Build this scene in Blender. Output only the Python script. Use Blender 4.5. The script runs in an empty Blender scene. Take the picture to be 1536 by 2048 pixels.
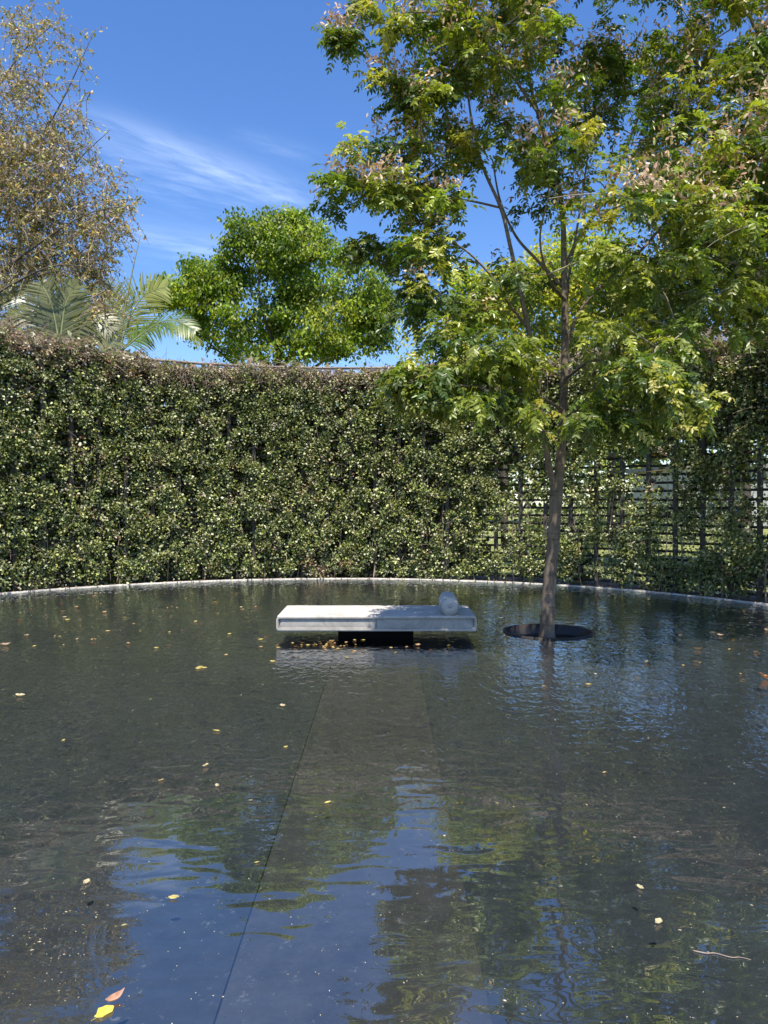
import bpy, bmesh, math, random
import numpy as np
from mathutils import Vector, Matrix, Quaternion

random.seed(7)
rng = np.random.default_rng(11)
SC = bpy.context.scene
COL = SC.collection

# ------------------------------------------------------------------ camera, sky, sun, exposure
F = 1538.0                      # focal length in pixels of the 1536 x 2048 photograph
CAM_H = 1.46
PITCH = math.atan(16 / F)
cam = bpy.data.cameras.new("camera")
cam.sensor_fit = 'VERTICAL'
cam.sensor_height = 36.0
cam.lens = 36.0 * F / 2048
cam.clip_start = 0.05
cam.clip_end = 1500
camo = bpy.data.objects.new("camera", cam)
COL.objects.link(camo)
camo.location = (0, 0, CAM_H)
camo.rotation_euler = (math.pi / 2 - PITCH, 0, 0)
SC.camera = camo

SUN_EL = math.radians(67)
SUN_AZ = math.radians(175)      # measured from +Y towards +X: behind the camera, a little to its right
S_DIR = Vector((math.sin(SUN_AZ) * math.cos(SUN_EL), math.cos(SUN_AZ) * math.cos(SUN_EL), math.sin(SUN_EL)))

world = bpy.data.worlds.new("World")
SC.world = world
world.use_nodes = True
nt = world.node_tree
nt.nodes.clear()


def nd(nt, t, **kw):
    n = nt.nodes.new(t)
    for k, v in kw.items():
        if k.startswith('i_'):
            n.inputs[k[2:].replace('_', ' ')].default_value = v
        else:
            setattr(n, k, v)
    return n


def mth(nt, op, a, b=None, c=None, clamp=False):
    n = nt.nodes.new('ShaderNodeMath')
    n.operation = op
    n.use_clamp = clamp
    for i, v in enumerate((a, b, c)):
        if v is None:
            continue
        if isinstance(v, (int, float)):
            n.inputs[i].default_value = v
        else:
            nt.links.new(v, n.inputs[i])
    return n.outputs[0]


sky = nd(nt, 'ShaderNodeTexSky', sky_type='NISHITA', sun_disc=False)
sky.sun_elevation = SUN_EL
sky.sun_rotation = SUN_AZ
sky.air_density = 1.0
sky.dust_density = 0.5
sky.ozone_density = 3.5
sky.altitude = 100
tc = nd(nt, 'ShaderNodeTexCoord')
sep = nd(nt, 'ShaderNodeSeparateXYZ')
nt.links.new(tc.outputs['Generated'], sep.inputs[0])
zc = mth(nt, 'MAXIMUM', sep.outputs['Z'], 0.03)
cx = mth(nt, 'DIVIDE', sep.outputs['X'], zc)
cy = mth(nt, 'DIVIDE', sep.outputs['Y'], zc)


def cirrus(p0, p1, width, gain, scale):
    dx, dy = p1[0] - p0[0], p1[1] - p0[1]
    L = math.hypot(dx, dy)
    ux, uy = dx / L, dy / L
    mx, my = (p0[0] + p1[0]) / 2, (p0[1] + p1[1]) / 2
    rx = mth(nt, 'SUBTRACT', cx, mx)
    ry = mth(nt, 'SUBTRACT', cy, my)
    s = mth(nt, 'ADD', mth(nt, 'MULTIPLY', rx, ux), mth(nt, 'MULTIPLY', ry, uy))
    t = mth(nt, 'SUBTRACT', mth(nt, 'MULTIPLY', rx, uy), mth(nt, 'MULTIPLY', ry, ux))
    cmb = nd(nt, 'ShaderNodeCombineXYZ')
    nt.links.new(s, cmb.inputs[0])
    nt.links.new(t, cmb.inputs[1])
    mp = nd(nt, 'ShaderNodeMapping')
    mp.inputs['Scale'].default_value = (scale, scale * 3.4, 1)
    mp.inputs['Rotation'].default_value = (0, 0, 0.12)
    nt.links.new(cmb.outputs[0], mp.inputs[0])
    no = nd(nt, 'ShaderNodeTexNoise', noise_dimensions='3D')
    no.inputs['Scale'].default_value = 1
    no.inputs['Detail'].default_value = 7
    no.inputs['Roughness'].default_value = 0.62
    no.inputs['Distortion'].default_value = 0.35
    nt.links.new(mp.outputs[0], no.inputs['Vector'])
    wob = mth(nt, 'MULTIPLY', mth(nt, 'SUBTRACT', no.outputs['Fac'], 0.5), width * 1.6)
    tw = mth(nt, 'DIVIDE', mth(nt, 'ADD', t, wob), width)
    gt = mth(nt, 'EXPONENT', mth(nt, 'MULTIPLY', mth(nt, 'MULTIPLY', tw, tw), -1.0))
    sl = mth(nt, 'DIVIDE', s, L * 0.52)
    s2 = mth(nt, 'MULTIPLY', sl, sl)
    gs = mth(nt, 'EXPONENT', mth(nt, 'MULTIPLY', mth(nt, 'MULTIPLY', s2, s2), -1.0))
    w = mth(nt, 'MULTIPLY', mth(nt, 'SUBTRACT', no.outputs['Fac'], 0.30), 2.3, clamp=True)
    return mth(nt, 'MULTIPLY', mth(nt, 'MULTIPLY', mth(nt, 'MULTIPLY', gt, gs), w), gain)


def cloud_xy(px, py):
    return ((px - 768) / (1008.0 - py), F / (1008.0 - py))


c1 = cirrus(cloud_xy(170, 230), cloud_xy(640, 420), 0.085, 0.21, 5.0)
c2 = cirrus(cloud_xy(170, 300), cloud_xy(560, 395), 0.20, 0.15, 5.0)
c3 = cirrus(cloud_xy(200, 460), cloud_xy(560, 520), 0.20, 0.20, 3.0)
c4 = cirrus(cloud_xy(480, 270), cloud_xy(640, 320), 0.05, 0.07, 5.0)
call = mth(nt, 'ADD', mth(nt, 'ADD', c1, c2), mth(nt, 'ADD', c3, c4), clamp=True)
hs = nd(nt, 'ShaderNodeHueSaturation')
hs.inputs['Hue'].default_value = 0.509
hs.inputs['Saturation'].default_value = 1.22
hs.inputs['Value'].default_value = 0.94
nt.links.new(sky.outputs[0], hs.inputs['Color'])
mixc = nd(nt, 'ShaderNodeMix', data_type='RGBA')
nt.links.new(call, mixc.inputs[0])
nt.links.new(hs.outputs[0], mixc.inputs[6])
mixc.inputs[7].default_value = (6.6, 7.6, 9.2, 1)
bg = nd(nt, 'ShaderNodeBackground')
bg.inputs['Strength'].default_value = 0.15
nt.links.new(mixc.outputs[2], bg.inputs['Color'])
wo = nd(nt, 'ShaderNodeOutputWorld')
nt.links.new(bg.outputs[0], wo.inputs[0])

sun = bpy.data.lights.new("sun", 'SUN')
sun.energy = 5.0
sun.angle = math.radians(0.53)
sun.color = (1.0, 0.93, 0.82)
suno = bpy.data.objects.new("sun", sun)
COL.objects.link(suno)
suno.rotation_euler = S_DIR.to_track_quat('Z', 'Y').to_euler()
suno.location = (0, -20, 30)

SC.view_settings.view_transform = 'Standard'
SC.view_settings.look = 'None'
SC.view_settings.gamma = 1
SC.view_settings.exposure = 0.7
SC.view_settings.use_curve_mapping = False
SC.cycles.max_bounces = 8
SC.cycles.diffuse_bounces = 2
SC.cycles.glossy_bounces = 3
SC.cycles.transmission_bounces = 4
SC.cycles.transparent_max_bounces = 12
SC.cycles.caustics_reflective = False
SC.cycles.caustics_refractive = False
SC.cycles.sample_clamp_indirect = 6

# ------------------------------------------------------------------ helpers


def W(px, py, Y):
    """world point at depth Y along the ray through a photograph pixel (used to survey the place)"""
    u = (px - 768) / F
    v = (1024 - py) / F
    dy = math.cos(PITCH) + v * math.sin(PITCH)
    dz = -math.sin(PITCH) + v * math.cos(PITCH)
    return np.array((u / dy * Y, Y, CAM_H + dz / dy * Y))


def on_water(px, py):
    d = CAM_H * F / (py - 1008.0)
    return ((px - 768) / F * d, d)


def tag(o, label=None, cat=None, group=None, kind=None):
    if label:
        o["label"] = label
    if cat:
        o["category"] = cat
    if group:
        o["group"] = group
    if kind:
        o["kind"] = kind
    return o


def empty(name, loc=(0, 0, 0), rz=0.0):
    o = bpy.data.objects.new(name, None)
    COL.objects.link(o)
    o.location = loc
    o.rotation_euler = (0, 0, rz)
    o.empty_display_size = 0.2
    return o


def link(name, me, parent=None):
    o = bpy.data.objects.new(name, me)
    COL.objects.link(o)
    if parent is not None:
        o.parent = parent
    return o


def mesh_np(name, V, Fs, mat=None, col=None, smooth=False):
    """V (n,3); Fs list of integer arrays (m,k)"""
    me = bpy.data.meshes.new(name)
    V = np.asarray(V, dtype=np.float32)
    me.vertices.add(len(V))
    me.vertices.foreach_set('co', V.ravel())
    Fs = [np.asarray(f, dtype=np.int32) for f in Fs if len(f)]
    nl = sum(f.size for f in Fs)
    nf = sum(len(f) for f in Fs)
    me.loops.add(nl)
    me.polygons.add(nf)
    me.loops.foreach_set('vertex_index', np.concatenate([f.ravel() for f in Fs]))
    tot = np.concatenate([np.full(len(f), f.shape[1], dtype=np.int32) for f in Fs])
    st = np.concatenate([[0], np.cumsum(tot)[:-1]]).astype(np.int32)
    me.polygons.foreach_set('loop_start', st)
    me.polygons.foreach_set('loop_total', tot)
    if smooth:
        me.polygons.foreach_set('use_smooth', np.ones(nf, dtype=bool))
    if col is not None:
        at = me.attributes.new('Tint', 'FLOAT_COLOR', 'POINT')
        c4 = np.ones((len(V), 4), dtype=np.float32)
        c4[:, :3] = col
        at.data.foreach_set('color', c4.ravel())
    me.update(calc_edges=True)
    if mat:
        me.materials.append(mat)
    return me


def bm_mesh(name, bm, mat=None, smooth=False):
    me = bpy.data.meshes.new(name)
    bmesh.ops.recalc_face_normals(bm, faces=bm.faces[:])
    bm.to_mesh(me)
    bm.free()
    if smooth:
        for p in me.polygons:
            p.use_smooth = True
    if mat:
        me.materials.append(mat)
    return me


def box_bm(x0, x1, y0, y1, z0, z1, bev=0.0, seg=2, bm=None):
    nb = bmesh.new()
    bmesh.ops.create_cube(nb, size=1)
    for v in nb.verts:
        v.co = Vector(((x0 + x1) / 2 + v.co.x * (x1 - x0), (y0 + y1) / 2 + v.co.y * (y1 - y0), (z0 + z1) / 2 + v.co.z * (z1 - z0)))
    if bev:
        bmesh.ops.bevel(nb, geom=nb.edges[:], offset=bev, segments=seg, profile=0.5, affect='EDGES')
    if bm is None:
        return nb
    t = bpy.data.meshes.new('tmp')
    nb.to_mesh(t)
    nb.free()
    bm.from_mesh(t)
    bpy.data.meshes.remove(t)
    return bm


_tab = rng.random((64, 64, 64)).astype(np.float32)


def vnoise(P, s):
    """value noise 0..1 at points P (n,3), frequency s"""
    q = np.asarray(P, dtype=np.float64) * s + 1000.0
    i = np.floor(q).astype(int)
    f = q - i
    f = f * f * (3 - 2 * f)
    r = 0
    for a in (0, 1):
        for b in (0, 1):
            for c in (0, 1):
                w = (f[:, 0] if a else 1 - f[:, 0]) * (f[:, 1] if b else 1 - f[:, 1]) * (f[:, 2] if c else 1 - f[:, 2])
                r = r + w * _tab[(i[:, 0] + a) % 64, (i[:, 1] + b) % 64, (i[:, 2] + c) % 64]
    return r


def unit(v):
    return v / np.maximum(np.linalg.norm(v, axis=-1, keepdims=True), 1e-9)


def rand_dirs(n, zmin=-1.0, zmax=1.0):
    z = rng.uniform(zmin, zmax, n)
    a = rng.uniform(0, 2 * math.pi, n)
    r = np.sqrt(np.maximum(0, 1 - z * z))
    return np.c_[r * np.cos(a), r * np.sin(a), z]


# leaf outlines: (along, side, lift)
LEAF6 = (np.array([(0, 0, 0), (.30, .46, .10), (.68, .36, .08), (1, 0, -.06), (.68, -.36, .08), (.30, -.46, .10)]),
         np.array([(0, 1, 2, 3), (0, 3, 4, 5)]))
LEAF4 = (np.array([(0, 0, 0), (.45, .5, .12), (1, 0, 0), (.45, -.5, .12)]), np.array([(0, 1, 2), (0, 2, 3)]))
ROUND = (np.array([(0, 0, 0), (.22, .42, .09), (.62, .46, .10), (1, 0, 0), (.62, -.46, .10), (.22, -.42, .09)]),
         np.array([(0, 1, 2, 3), (0, 3, 4, 5)]))


def leaves(P, D, N, L, Wd, C, tmpl=LEAF6):
    D = unit(D)
    S = unit(np.cross(N, D))
    U = np.cross(D, S)
    tv, tf = tmpl
    n, k = len(P), len(tv)
    L = np.broadcast_to(L, n)[:, None, None]
    Wd = np.broadcast_to(Wd, n)[:, None, None]
    V = P[:, None, :] + D[:, None, :] * tv[None, :, 0:1] * L + S[:, None, :] * tv[None, :, 1:2] * Wd + U[:, None, :] * tv[None, :, 2:3] * Wd
    Fc = (tf[None, :, :] + (np.arange(n) * k)[:, None, None]).reshape(-1, tf.shape[1])
    Cc = np.repeat(C, k, axis=0)
    return V.reshape(-1, 3), Fc, Cc


def tubes(lines, sides=6, cap=True):
    """lines: list of (points (m,3), radii (m,)); returns V, [quads, ngons as fans]"""
    Vs, Q, T = [], [], []
    off = 0
    for P, R in lines:
        P = np.asarray(P, float)
        R = np.broadcast_to(np.asarray(R, float), len(P))
        m = len(P)
        if m < 2:
            continue
        Tn = unit(np.gradient(P, axis=0))
        ref = np.array((0.3, 1.0, 0.1)) if abs(Tn[0][2]) > 0.7 else np.array((0.1, 0.2, 1.0))
        A = unit(np.cross(Tn, ref[None, :]))
        B = np.cross(Tn, A)
        ang = np.linspace(0, 2 * math.pi, sides, endpoint=False)
        ring = P[:, None, :] + R[:, None, None] * (A[:, None, :] * np.cos(ang)[None, :, None] + B[:, None, :] * np.sin(ang)[None, :, None])
        Vs.append(ring.reshape(-1, 3))
        i = np.arange(m - 1)[:, None] * sides
        j = np.arange(sides)[None, :]
        j2 = (j + 1) % sides
        Q.append(np.stack([i + j, i + j2, i + sides + j2, i + sides + j], -1).reshape(-1, 4) + off)
        if cap:
            b = off + (m - 1) * sides
            T.append(np.array([(b, b + q, b + q + 1) for q in range(1, sides - 1)]))
            T.append(np.array([(off, off + q + 1, off + q) for q in range(1, sides - 1)]))
        off += m * sides
    return np.concatenate(Vs), [np.concatenate(Q)] + ([np.concatenate(T)] if T else [])


def smooth_line(P, n):
    """Catmull-Rom through the points, n samples per span"""
    P = np.asarray(P, float)
    E = np.vstack([2 * P[0] - P[1], P, 2 * P[-1] - P[-2]])
    out = []
    for i in range(1, len(E) - 2):
        for t in np.linspace(0, 1, n, endpoint=False):
            a, b, c, d = E[i - 1], E[i], E[i + 1], E[i + 2]
            out.append(0.5 * ((2 * b) + (-a + c) * t + (2 * a - 5 * b + 4 * c - d) * t * t + (-a + 3 * b - 3 * c + d) * t ** 3))
    out.append(P[-1])
    return np.array(out)


# ------------------------------------------------------------------ materials
def new_mat(name):
    m = bpy.data.materials.new(name)
    m.use_nodes = True
    m.node_tree.nodes.clear()
    return m, m.node_tree


def principled(nt, **kw):
    b = nd(nt, 'ShaderNodeBsdfPrincipled')
    for k, v in kw.items():
        b.inputs[k.replace('_', ' ')].default_value = v
    o = nd(nt, 'ShaderNodeOutputMaterial')
    nt.links.new(b.outputs[0], o.inputs[0])
    return b, o


def ramp(nt, fac, stops):
    r = nd(nt, 'ShaderNodeValToRGB')
    e = r.color_ramp.elements
    e[0].position, e[0].color = stops[0][0], (*stops[0][1], 1)
    e[1].position, e[1].color = stops[-1][0], (*stops[-1][1], 1)
    for p, c in stops[1:-1]:
        x = e.new(p)
        x.color = (*c, 1)
    nt.links.new(fac, r.inputs[0])
    return r.outputs[0]


def noise(nt, scale, detail=4, rough=0.55, vec=None, dist=0.0):
    n = nd(nt, 'ShaderNodeTexNoise')
    n.inputs['Scale'].default_value = scale
    n.inputs['Detail'].default_value = detail
    n.inputs['Roughness'].default_value = rough
    n.inputs['Distortion'].default_value = dist
    if vec is not None:
        nt.links.new(vec, n.inputs['Vector'])
    return n.outputs['Fac']


def objco(nt, scale=(1, 1, 1), rot=(0, 0, 0)):
    t = nd(nt, 'ShaderNodeTexCoord')
    m = nd(nt, 'ShaderNodeMapping')
    m.inputs['Scale'].default_value = scale
    m.inputs['Rotation'].default_value = rot
    nt.links.new(t.outputs['Object'], m.inputs[0])
    return m.outputs[0]


def bump(nt, h, strength, dist, target):
    b = nd(nt, 'ShaderNodeBump')
    b.inputs['Strength'].default_value = strength
    b.inputs['Distance'].default_value = dist
    nt.links.new(h, b.inputs['Height'])
    nt.links.new(b.outputs[0], target.inputs['Normal'])
    return b


def leaf_mat(name, rough=0.38, spec=0.5, trans=0.32, tgain=(1.5, 1.75, 0.7)):
    m, nt = new_mat(name)
    at = nd(nt, 'ShaderNodeAttribute', attribute_name='Tint')
    b = nd(nt, 'ShaderNodeBsdfPrincipled')
    b.inputs['Roughness'].default_value = rough
    b.inputs['Specular IOR Level'].default_value = spec
    nt.links.new(at.outputs['Color'], b.inputs['Base Color'])
    t = nd(nt, 'ShaderNodeBsdfTranslucent')
    mu = nd(nt, 'ShaderNodeMix', data_type='RGBA', blend_type='MULTIPLY')
    mu.inputs[0].default_value = 1
    nt.links.new(at.outputs['Color'], mu.inputs[6])
    mu.inputs[7].default_value = (*tgain, 1)
    nt.links.new(mu.outputs[2], t.inputs[0])
    mx = nd(nt, 'ShaderNodeMixShader')
    mx.inputs[0].default_value = trans
    nt.links.new(b.outputs[0], mx.inputs[1])
    nt.links.new(t.outputs[0], mx.inputs[2])
    o = nd(nt, 'ShaderNodeOutputMaterial')
    nt.links.new(mx.outputs[0], o.inputs[0])
    return m


M_LEAF = leaf_mat('glossy_leaf', 0.44, 0.7, 0.12)
M_TREELEAF = leaf_mat('tree_leaf', 0.36, 0.5, 0.36, (1.5, 1.7, 0.55))
M_BRIGHT = leaf_mat('bright_leaf', 0.42, 0.4, 0.42, (1.5, 1.6, 0.5))
M_DRY = leaf_mat('dry_leaf', 0.55, 0.35, 0.25, (1.2, 1.0, 0.7))


def bark_mat(name, c0, c1, ring=9.0, scale=14):
    m, nt = new_mat(name)
    b, o = principled(nt, Roughness=0.85)
    v = objco(nt, (1, 1, ring / 4))
    n1 = noise(nt, scale, 6, 0.65, v)
    nt.links.new(ramp(nt, n1, [(0.3, c0), (0.7, c1)]), b.inputs['Base Color'])
    v2 = objco(nt, (1.5, 1.5, ring * 1.6))
    n2 = noise(nt, 4.0, 5, 0.6, v2, 0.3)
    bump(nt, n2, 0.6, 0.01, b)
    return m


M_BARK = bark_mat('grey_brown_bark', (0.10, 0.073, 0.050), (0.27, 0.21, 0.155))
M_TRUNK, nt = new_mat('ringed_bark')
b, o = principled(nt, Roughness=0.85)
_n1 = noise(nt, 5, 6, 0.7, objco(nt))
_n2 = noise(nt, 1.0, 4, 0.7, objco(nt, (3.0, 3.0, 34)), 0.5)
_ring = mth(nt, 'MULTIPLY', mth(nt, 'SUBTRACT', _n2, 0.58), 7.0, clamp=True)
_mx = nd(nt, 'ShaderNodeMix', data_type='RGBA')
nt.links.new(_ring, _mx.inputs[0])
nt.links.new(ramp(nt, _n1, [(0.3, (0.10, 0.073, 0.050)), (0.7, (0.24, 0.185, 0.135))]), _mx.inputs[6])
_mx.inputs[7].default_value = (0.07, 0.052, 0.038, 1)
nt.links.new(_mx.outputs[2], b.inputs['Base Color'])
bump(nt, mth(nt, 'SUBTRACT', _n1, mth(nt, 'MULTIPLY', _ring, 0.8)), 0.9, 0.012, b)
M_BARK_PALE = bark_mat('pale_bark', (0.16, 0.13, 0.10), (0.36, 0.31, 0.25))
M_BARK_DARK = bark_mat('dark_bark', (0.04, 0.032, 0.026), (0.11, 0.09, 0.07))


def plain(name, c0, c1, scale=8, rough=0.8, bstr=0.3, bdist=0.005, stretch=(1, 1, 1), metallic=0.0, detail=5):
    m, nt = new_mat(name)
    b, o = principled(nt, Roughness=rough, Metallic=metallic)
    v = objco(nt, stretch)
    n = noise(nt, scale, detail, 0.6, v)
    nt.links.new(ramp(nt, n, [(0.3, c0), (0.72, c1)]), b.inputs['Base Color'])
    if bstr:
        bump(nt, noise(nt, scale * 4, 4, 0.6, v), bstr, bdist, b)
    return m


M_POST = plain('weathered_grey_timber', (0.045, 0.039, 0.034), (0.12, 0.105, 0.09), 6, stretch=(8, 8, 1))
M_SLAT = plain('dark_timber', (0.016, 0.013, 0.011), (0.045, 0.037, 0.031), 8)
M_RAIL = plain('grey_rail', (0.20, 0.17, 0.14), (0.34, 0.30, 0.26), 7)
M_RIM = plain('pale_stone_coping', (0.34, 0.325, 0.30), (0.66, 0.64, 0.60), 5, rough=0.75)
M_SOIL = plain('bark_mulch_soil', (0.06, 0.04, 0.028), (0.30, 0.20, 0.15), 22, bstr=1.0, bdist=0.03)
M_BLACK = plain('black_painted_plinth', (0.004, 0.004, 0.004), (0.007, 0.007, 0.007), 5, rough=0.9, bstr=0)
M_BLACK.node_tree.nodes['Principled BSDF'].inputs['Specular IOR Level'].default_value = 0.1
M_STEEL = plain('dark_bronze_steel', (0.030, 0.025, 0.022), (0.055, 0.046, 0.04), 6, rough=0.42, bstr=0.05, metallic=0.3)
M_PLATFORM = plain('white_board', (0.48, 0.47, 0.455), (0.58, 0.57, 0.555), 6, rough=0.6, bstr=0.05)
M_TWIG = plain('dry_twig', (0.20, 0.145, 0.11), (0.44, 0.34, 0.27), 9, bstr=0)
M_WALLPALE = plain('pale_render', (0.32, 0.32, 0.31), (0.44, 0.44, 0.43), 3, bstr=0.1)
M_ROOF = plain('grey_roof', (0.16, 0.15, 0.14), (0.24, 0.23, 0.22), 5)
M_GLASS = plain('dark_window', (0.03, 0.04, 0.05), (0.05, 0.06, 0.07), 2, rough=0.08, bstr=0)
M_BLUE = plain('blue_plastic', (0.02, 0.09, 0.42), (0.03, 0.12, 0.5), 3, rough=0.4, bstr=0)


def fabric_mat(name, c0, c1):
    m, nt = new_mat(name)
    b, o = principled(nt, Roughness=0.9)
    v = objco(nt)
    n1 = noise(nt, 3.6, 7, 0.78, v, 0.8)
    n2 = noise(nt, 60.0, 3, 0.6, v)
    f = mth(nt, 'ADD', mth(nt, 'MULTIPLY', n1, 0.8), mth(nt, 'MULTIPLY', n2, 0.2))
    nt.links.new(ramp(nt, f, [(0.32, c0), (0.62, c1)]), b.inputs['Base Color'])
    bump(nt, n2, 0.25, 0.002, b)
    return m


M_FABRIC = fabric_mat('pale_grey_outdoor_fabric', (0.36, 0.34, 0.305), (0.54, 0.51, 0.465))
M_FABRIC2 = fabric_mat('grey_outdoor_fabric', (0.25, 0.235, 0.205), (0.48, 0.455, 0.41))
M_FABRICW = fabric_mat('white_outdoor_fabric', (0.29, 0.265, 0.225), (0.57, 0.54, 0.485))

# water: what is not mirrored goes straight through to the stone floor
M_WATER, nt = new_mat('pool_water')
g = nd(nt, 'ShaderNodeBsdfAnisotropic')
g.inputs['Roughness'].default_value = 0.0
g.inputs['Color'].default_value = (1, 1, 1, 1)
tr = nd(nt, 'ShaderNodeBsdfTransparent')
tr.inputs[0].default_value = (0.93, 0.965, 0.955, 1)
# heights in metres
big = noise(nt, 1.0, 1, 0.5, objco(nt, (1.7, 4.0, 1), (0, 0, 0.10)), 0.4)
mid = noise(nt, 1.0, 1, 0.5, objco(nt, (4.5, 9.0, 1), (0, 0, -0.08)), 0.5)
fin = noise(nt, 1.0, 1, 0.5, objco(nt, (14, 8.0, 1), (0, 0, 0.05)), 0.8)
# the fine chop grows towards the middle of the pool, where the breeze reaches
yco = nd(nt, 'ShaderNodeSeparateXYZ')
nt.links.new(objco(nt), yco.inputs[0])
patch = noise(nt, 0.55, 2, 0.5, objco(nt))
chop = mth(nt, 'MULTIPLY', mth(nt, 'SUBTRACT', yco.outputs['Y'], 3.0), 0.35, clamp=True)
chop = mth(nt, 'MULTIPLY', chop, mth(nt, 'ADD', mth(nt, 'MULTIPLY', patch, 1.2), 0.4))
h = mth(nt, 'ADD', mth(nt, 'MULTIPLY', big, 0.0040), mth(nt, 'MULTIPLY', mid, 0.0026))
h = mth(nt, 'ADD', h, mth(nt, 'MULTIPLY', mth(nt, 'MULTIPLY', fin, chop), 0.0060))
bp = nd(nt, 'ShaderNodeBump')
bp.inputs['Strength'].default_value = 1
bp.inputs['Distance'].default_value = 1
nt.links.new(h, bp.inputs['Height'])
nt.links.new(bp.outputs[0], g.inputs['Normal'])
# mirror share: the same from above and below, so daylight reaches the floor
geo = nd(nt, 'ShaderNodeNewGeometry')
dt = nd(nt, 'ShaderNodeVectorMath', operation='DOT_PRODUCT')
nt.links.new(bp.outputs[0], dt.inputs[0])
nt.links.new(geo.outputs['Incoming'], dt.inputs[1])
cosv = mth(nt, 'ABSOLUTE', dt.outputs['Value'])
F0 = 0.21
fres = mth(nt, 'ADD', mth(nt, 'MULTIPLY', mth(nt, 'POWER', mth(nt, 'SUBTRACT', 1.0, cosv, clamp=True), 5.0), 1 - F0), F0, clamp=True)
mx = nd(nt, 'ShaderNodeMixShader')
nt.links.new(fres, mx.inputs[0])
nt.links.new(tr.outputs[0], mx.inputs[1])
nt.links.new(g.outputs[0], mx.inputs[2])
o = nd(nt, 'ShaderNodeOutputMaterial')
nt.links.new(mx.outputs[0], o.inputs[0])


def stone_mat(name, c0, c1, glint_col):
    m, nt = new_mat(name)
    b, o = principled(nt, Roughness=0.7)
    v = objco(nt)
    n1 = noise(nt, 1.1, 5, 0.6, v)
    n2 = noise(nt, 9.0, 7, 0.8, v)
    f = mth(nt, 'ADD', mth(nt, 'MULTIPLY', n1, 0.35), mth(nt, 'MULTIPLY', n2, 0.65))
    base = ramp(nt, f, [(0.34, c0), (0.66, c1)])
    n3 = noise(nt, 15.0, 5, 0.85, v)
    glint = mth(nt, 'MULTIPLY', mth(nt, 'SUBTRACT', n3, 0.60), 7.0, clamp=True)
    # thin streaks: with the flecks, caustic glints painted into the stone colour
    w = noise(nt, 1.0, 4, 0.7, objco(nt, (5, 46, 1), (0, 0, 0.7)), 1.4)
    glint_streak = mth(nt, 'MULTIPLY', mth(nt, 'SUBTRACT', w, 0.66), 8.0, clamp=True)
    glint = mth(nt, 'MAXIMUM', glint, mth(nt, 'MULTIPLY', glint_streak, 0.6))
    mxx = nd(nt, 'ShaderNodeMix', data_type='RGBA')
    nt.links.new(mth(nt, 'MULTIPLY', glint, 0.7), mxx.inputs[0])
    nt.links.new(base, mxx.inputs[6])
    mxx.inputs[7].default_value = (*glint_col, 1)
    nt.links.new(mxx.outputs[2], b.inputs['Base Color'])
    return m


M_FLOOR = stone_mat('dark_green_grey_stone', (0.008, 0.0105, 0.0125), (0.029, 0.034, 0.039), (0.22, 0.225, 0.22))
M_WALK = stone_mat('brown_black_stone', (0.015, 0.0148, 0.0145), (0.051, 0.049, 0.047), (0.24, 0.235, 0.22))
M_GRASS, nt = new_mat('lawn')
b, o = principled(nt, Roughness=0.8)
n = noise(nt, 0.6, 6, 0.7, objco(nt))
nt.links.new(ramp(nt, n, [(0.3, (0.13, 0.17, 0.03)), (0.7, (0.34, 0.34, 0.10))]), b.inputs['Base Color'])
bump(nt, noise(nt, 40, 4, 0.7, objco(nt)), 1.0, 0.05, b)

# ------------------------------------------------------------------ pool, ground
CX, CY, PR = -0.79, 7.89, 7.11
RING_C = (1.87, 8.76)
RING_R = 0.505


def holed_disc(name, z, mat, R, hole_r, n=192):
    bm = bmesh.new()
    es = []
    for (cx_, cy_, r, k) in ((CX, CY, R, n), (RING_C[0], RING_C[1], hole_r, 64)):
        vs = [bm.verts.new((cx_ + r * math.cos(2 * math.pi * i / k), cy_ + r * math.sin(2 * math.pi * i / k), z)) for i in range(k)]
        es += [bm.edges.new((vs[i], vs[(i + 1) % k])) for i in range(k)]
    bmesh.ops.triangle_fill(bm, edges=es, use_beauty=True, normal=(0, 0, 1))
    me = bm_mesh(name, bm, mat)
    if me.polygons[0].normal.z < 0:
        me.flip_normals()
    return link(name, me)


tag(holed_disc('pool_water', 0.0, M_WATER, PR - 0.001, RING_R - 0.006), kind='structure')
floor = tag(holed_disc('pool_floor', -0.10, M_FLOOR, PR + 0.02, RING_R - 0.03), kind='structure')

# walkway of wider stones laid on the floor, from the near edge to the daybed
wbm = box_bm(-0.505, 0.325, 0.9, 8.7, -0.105, -0.085, 0.004, 1)
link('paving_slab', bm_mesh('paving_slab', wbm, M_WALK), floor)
# the recessed joint on its left is a dark silicone strip
wbm = box_bm(-0.5095, -0.506, 0.9, 8.7, -0.105, -0.088)
link('joint_strip', bm_mesh('joint_strip', wbm, M_BLACK), floor)


def annulus(name, prof, mat, n=256, center=(CX, CY), wob=0.0, closed=True):
    """prof: list of (radius, z), swept round"""
    m = len(prof)
    a = np.linspace(0, 2 * math.pi, n, endpoint=False)
    V = []
    for (r, z) in prof:
        rr = r + (wob * (rng.random(n) - .5) if wob else 0)
        V.append(np.c_[center[0] + rr * np.cos(a), center[1] + rr * np.sin(a), np.full(n, z) + (wob * .5 * (rng.random(n) - .5) if wob else 0)])
    V = np.concatenate(V)
    i = np.arange(n)
    i2 = (i + 1) % n
    Q = []
    for k in range(m if closed else m - 1):
        k2 = (k + 1) % m
        Q.append(np.stack([k * n + i, k * n + i2, k2 * n + i2, k2 * n + i], -1))
    return mesh_np(name, V, [np.concatenate(Q)], mat, smooth=False)


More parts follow.
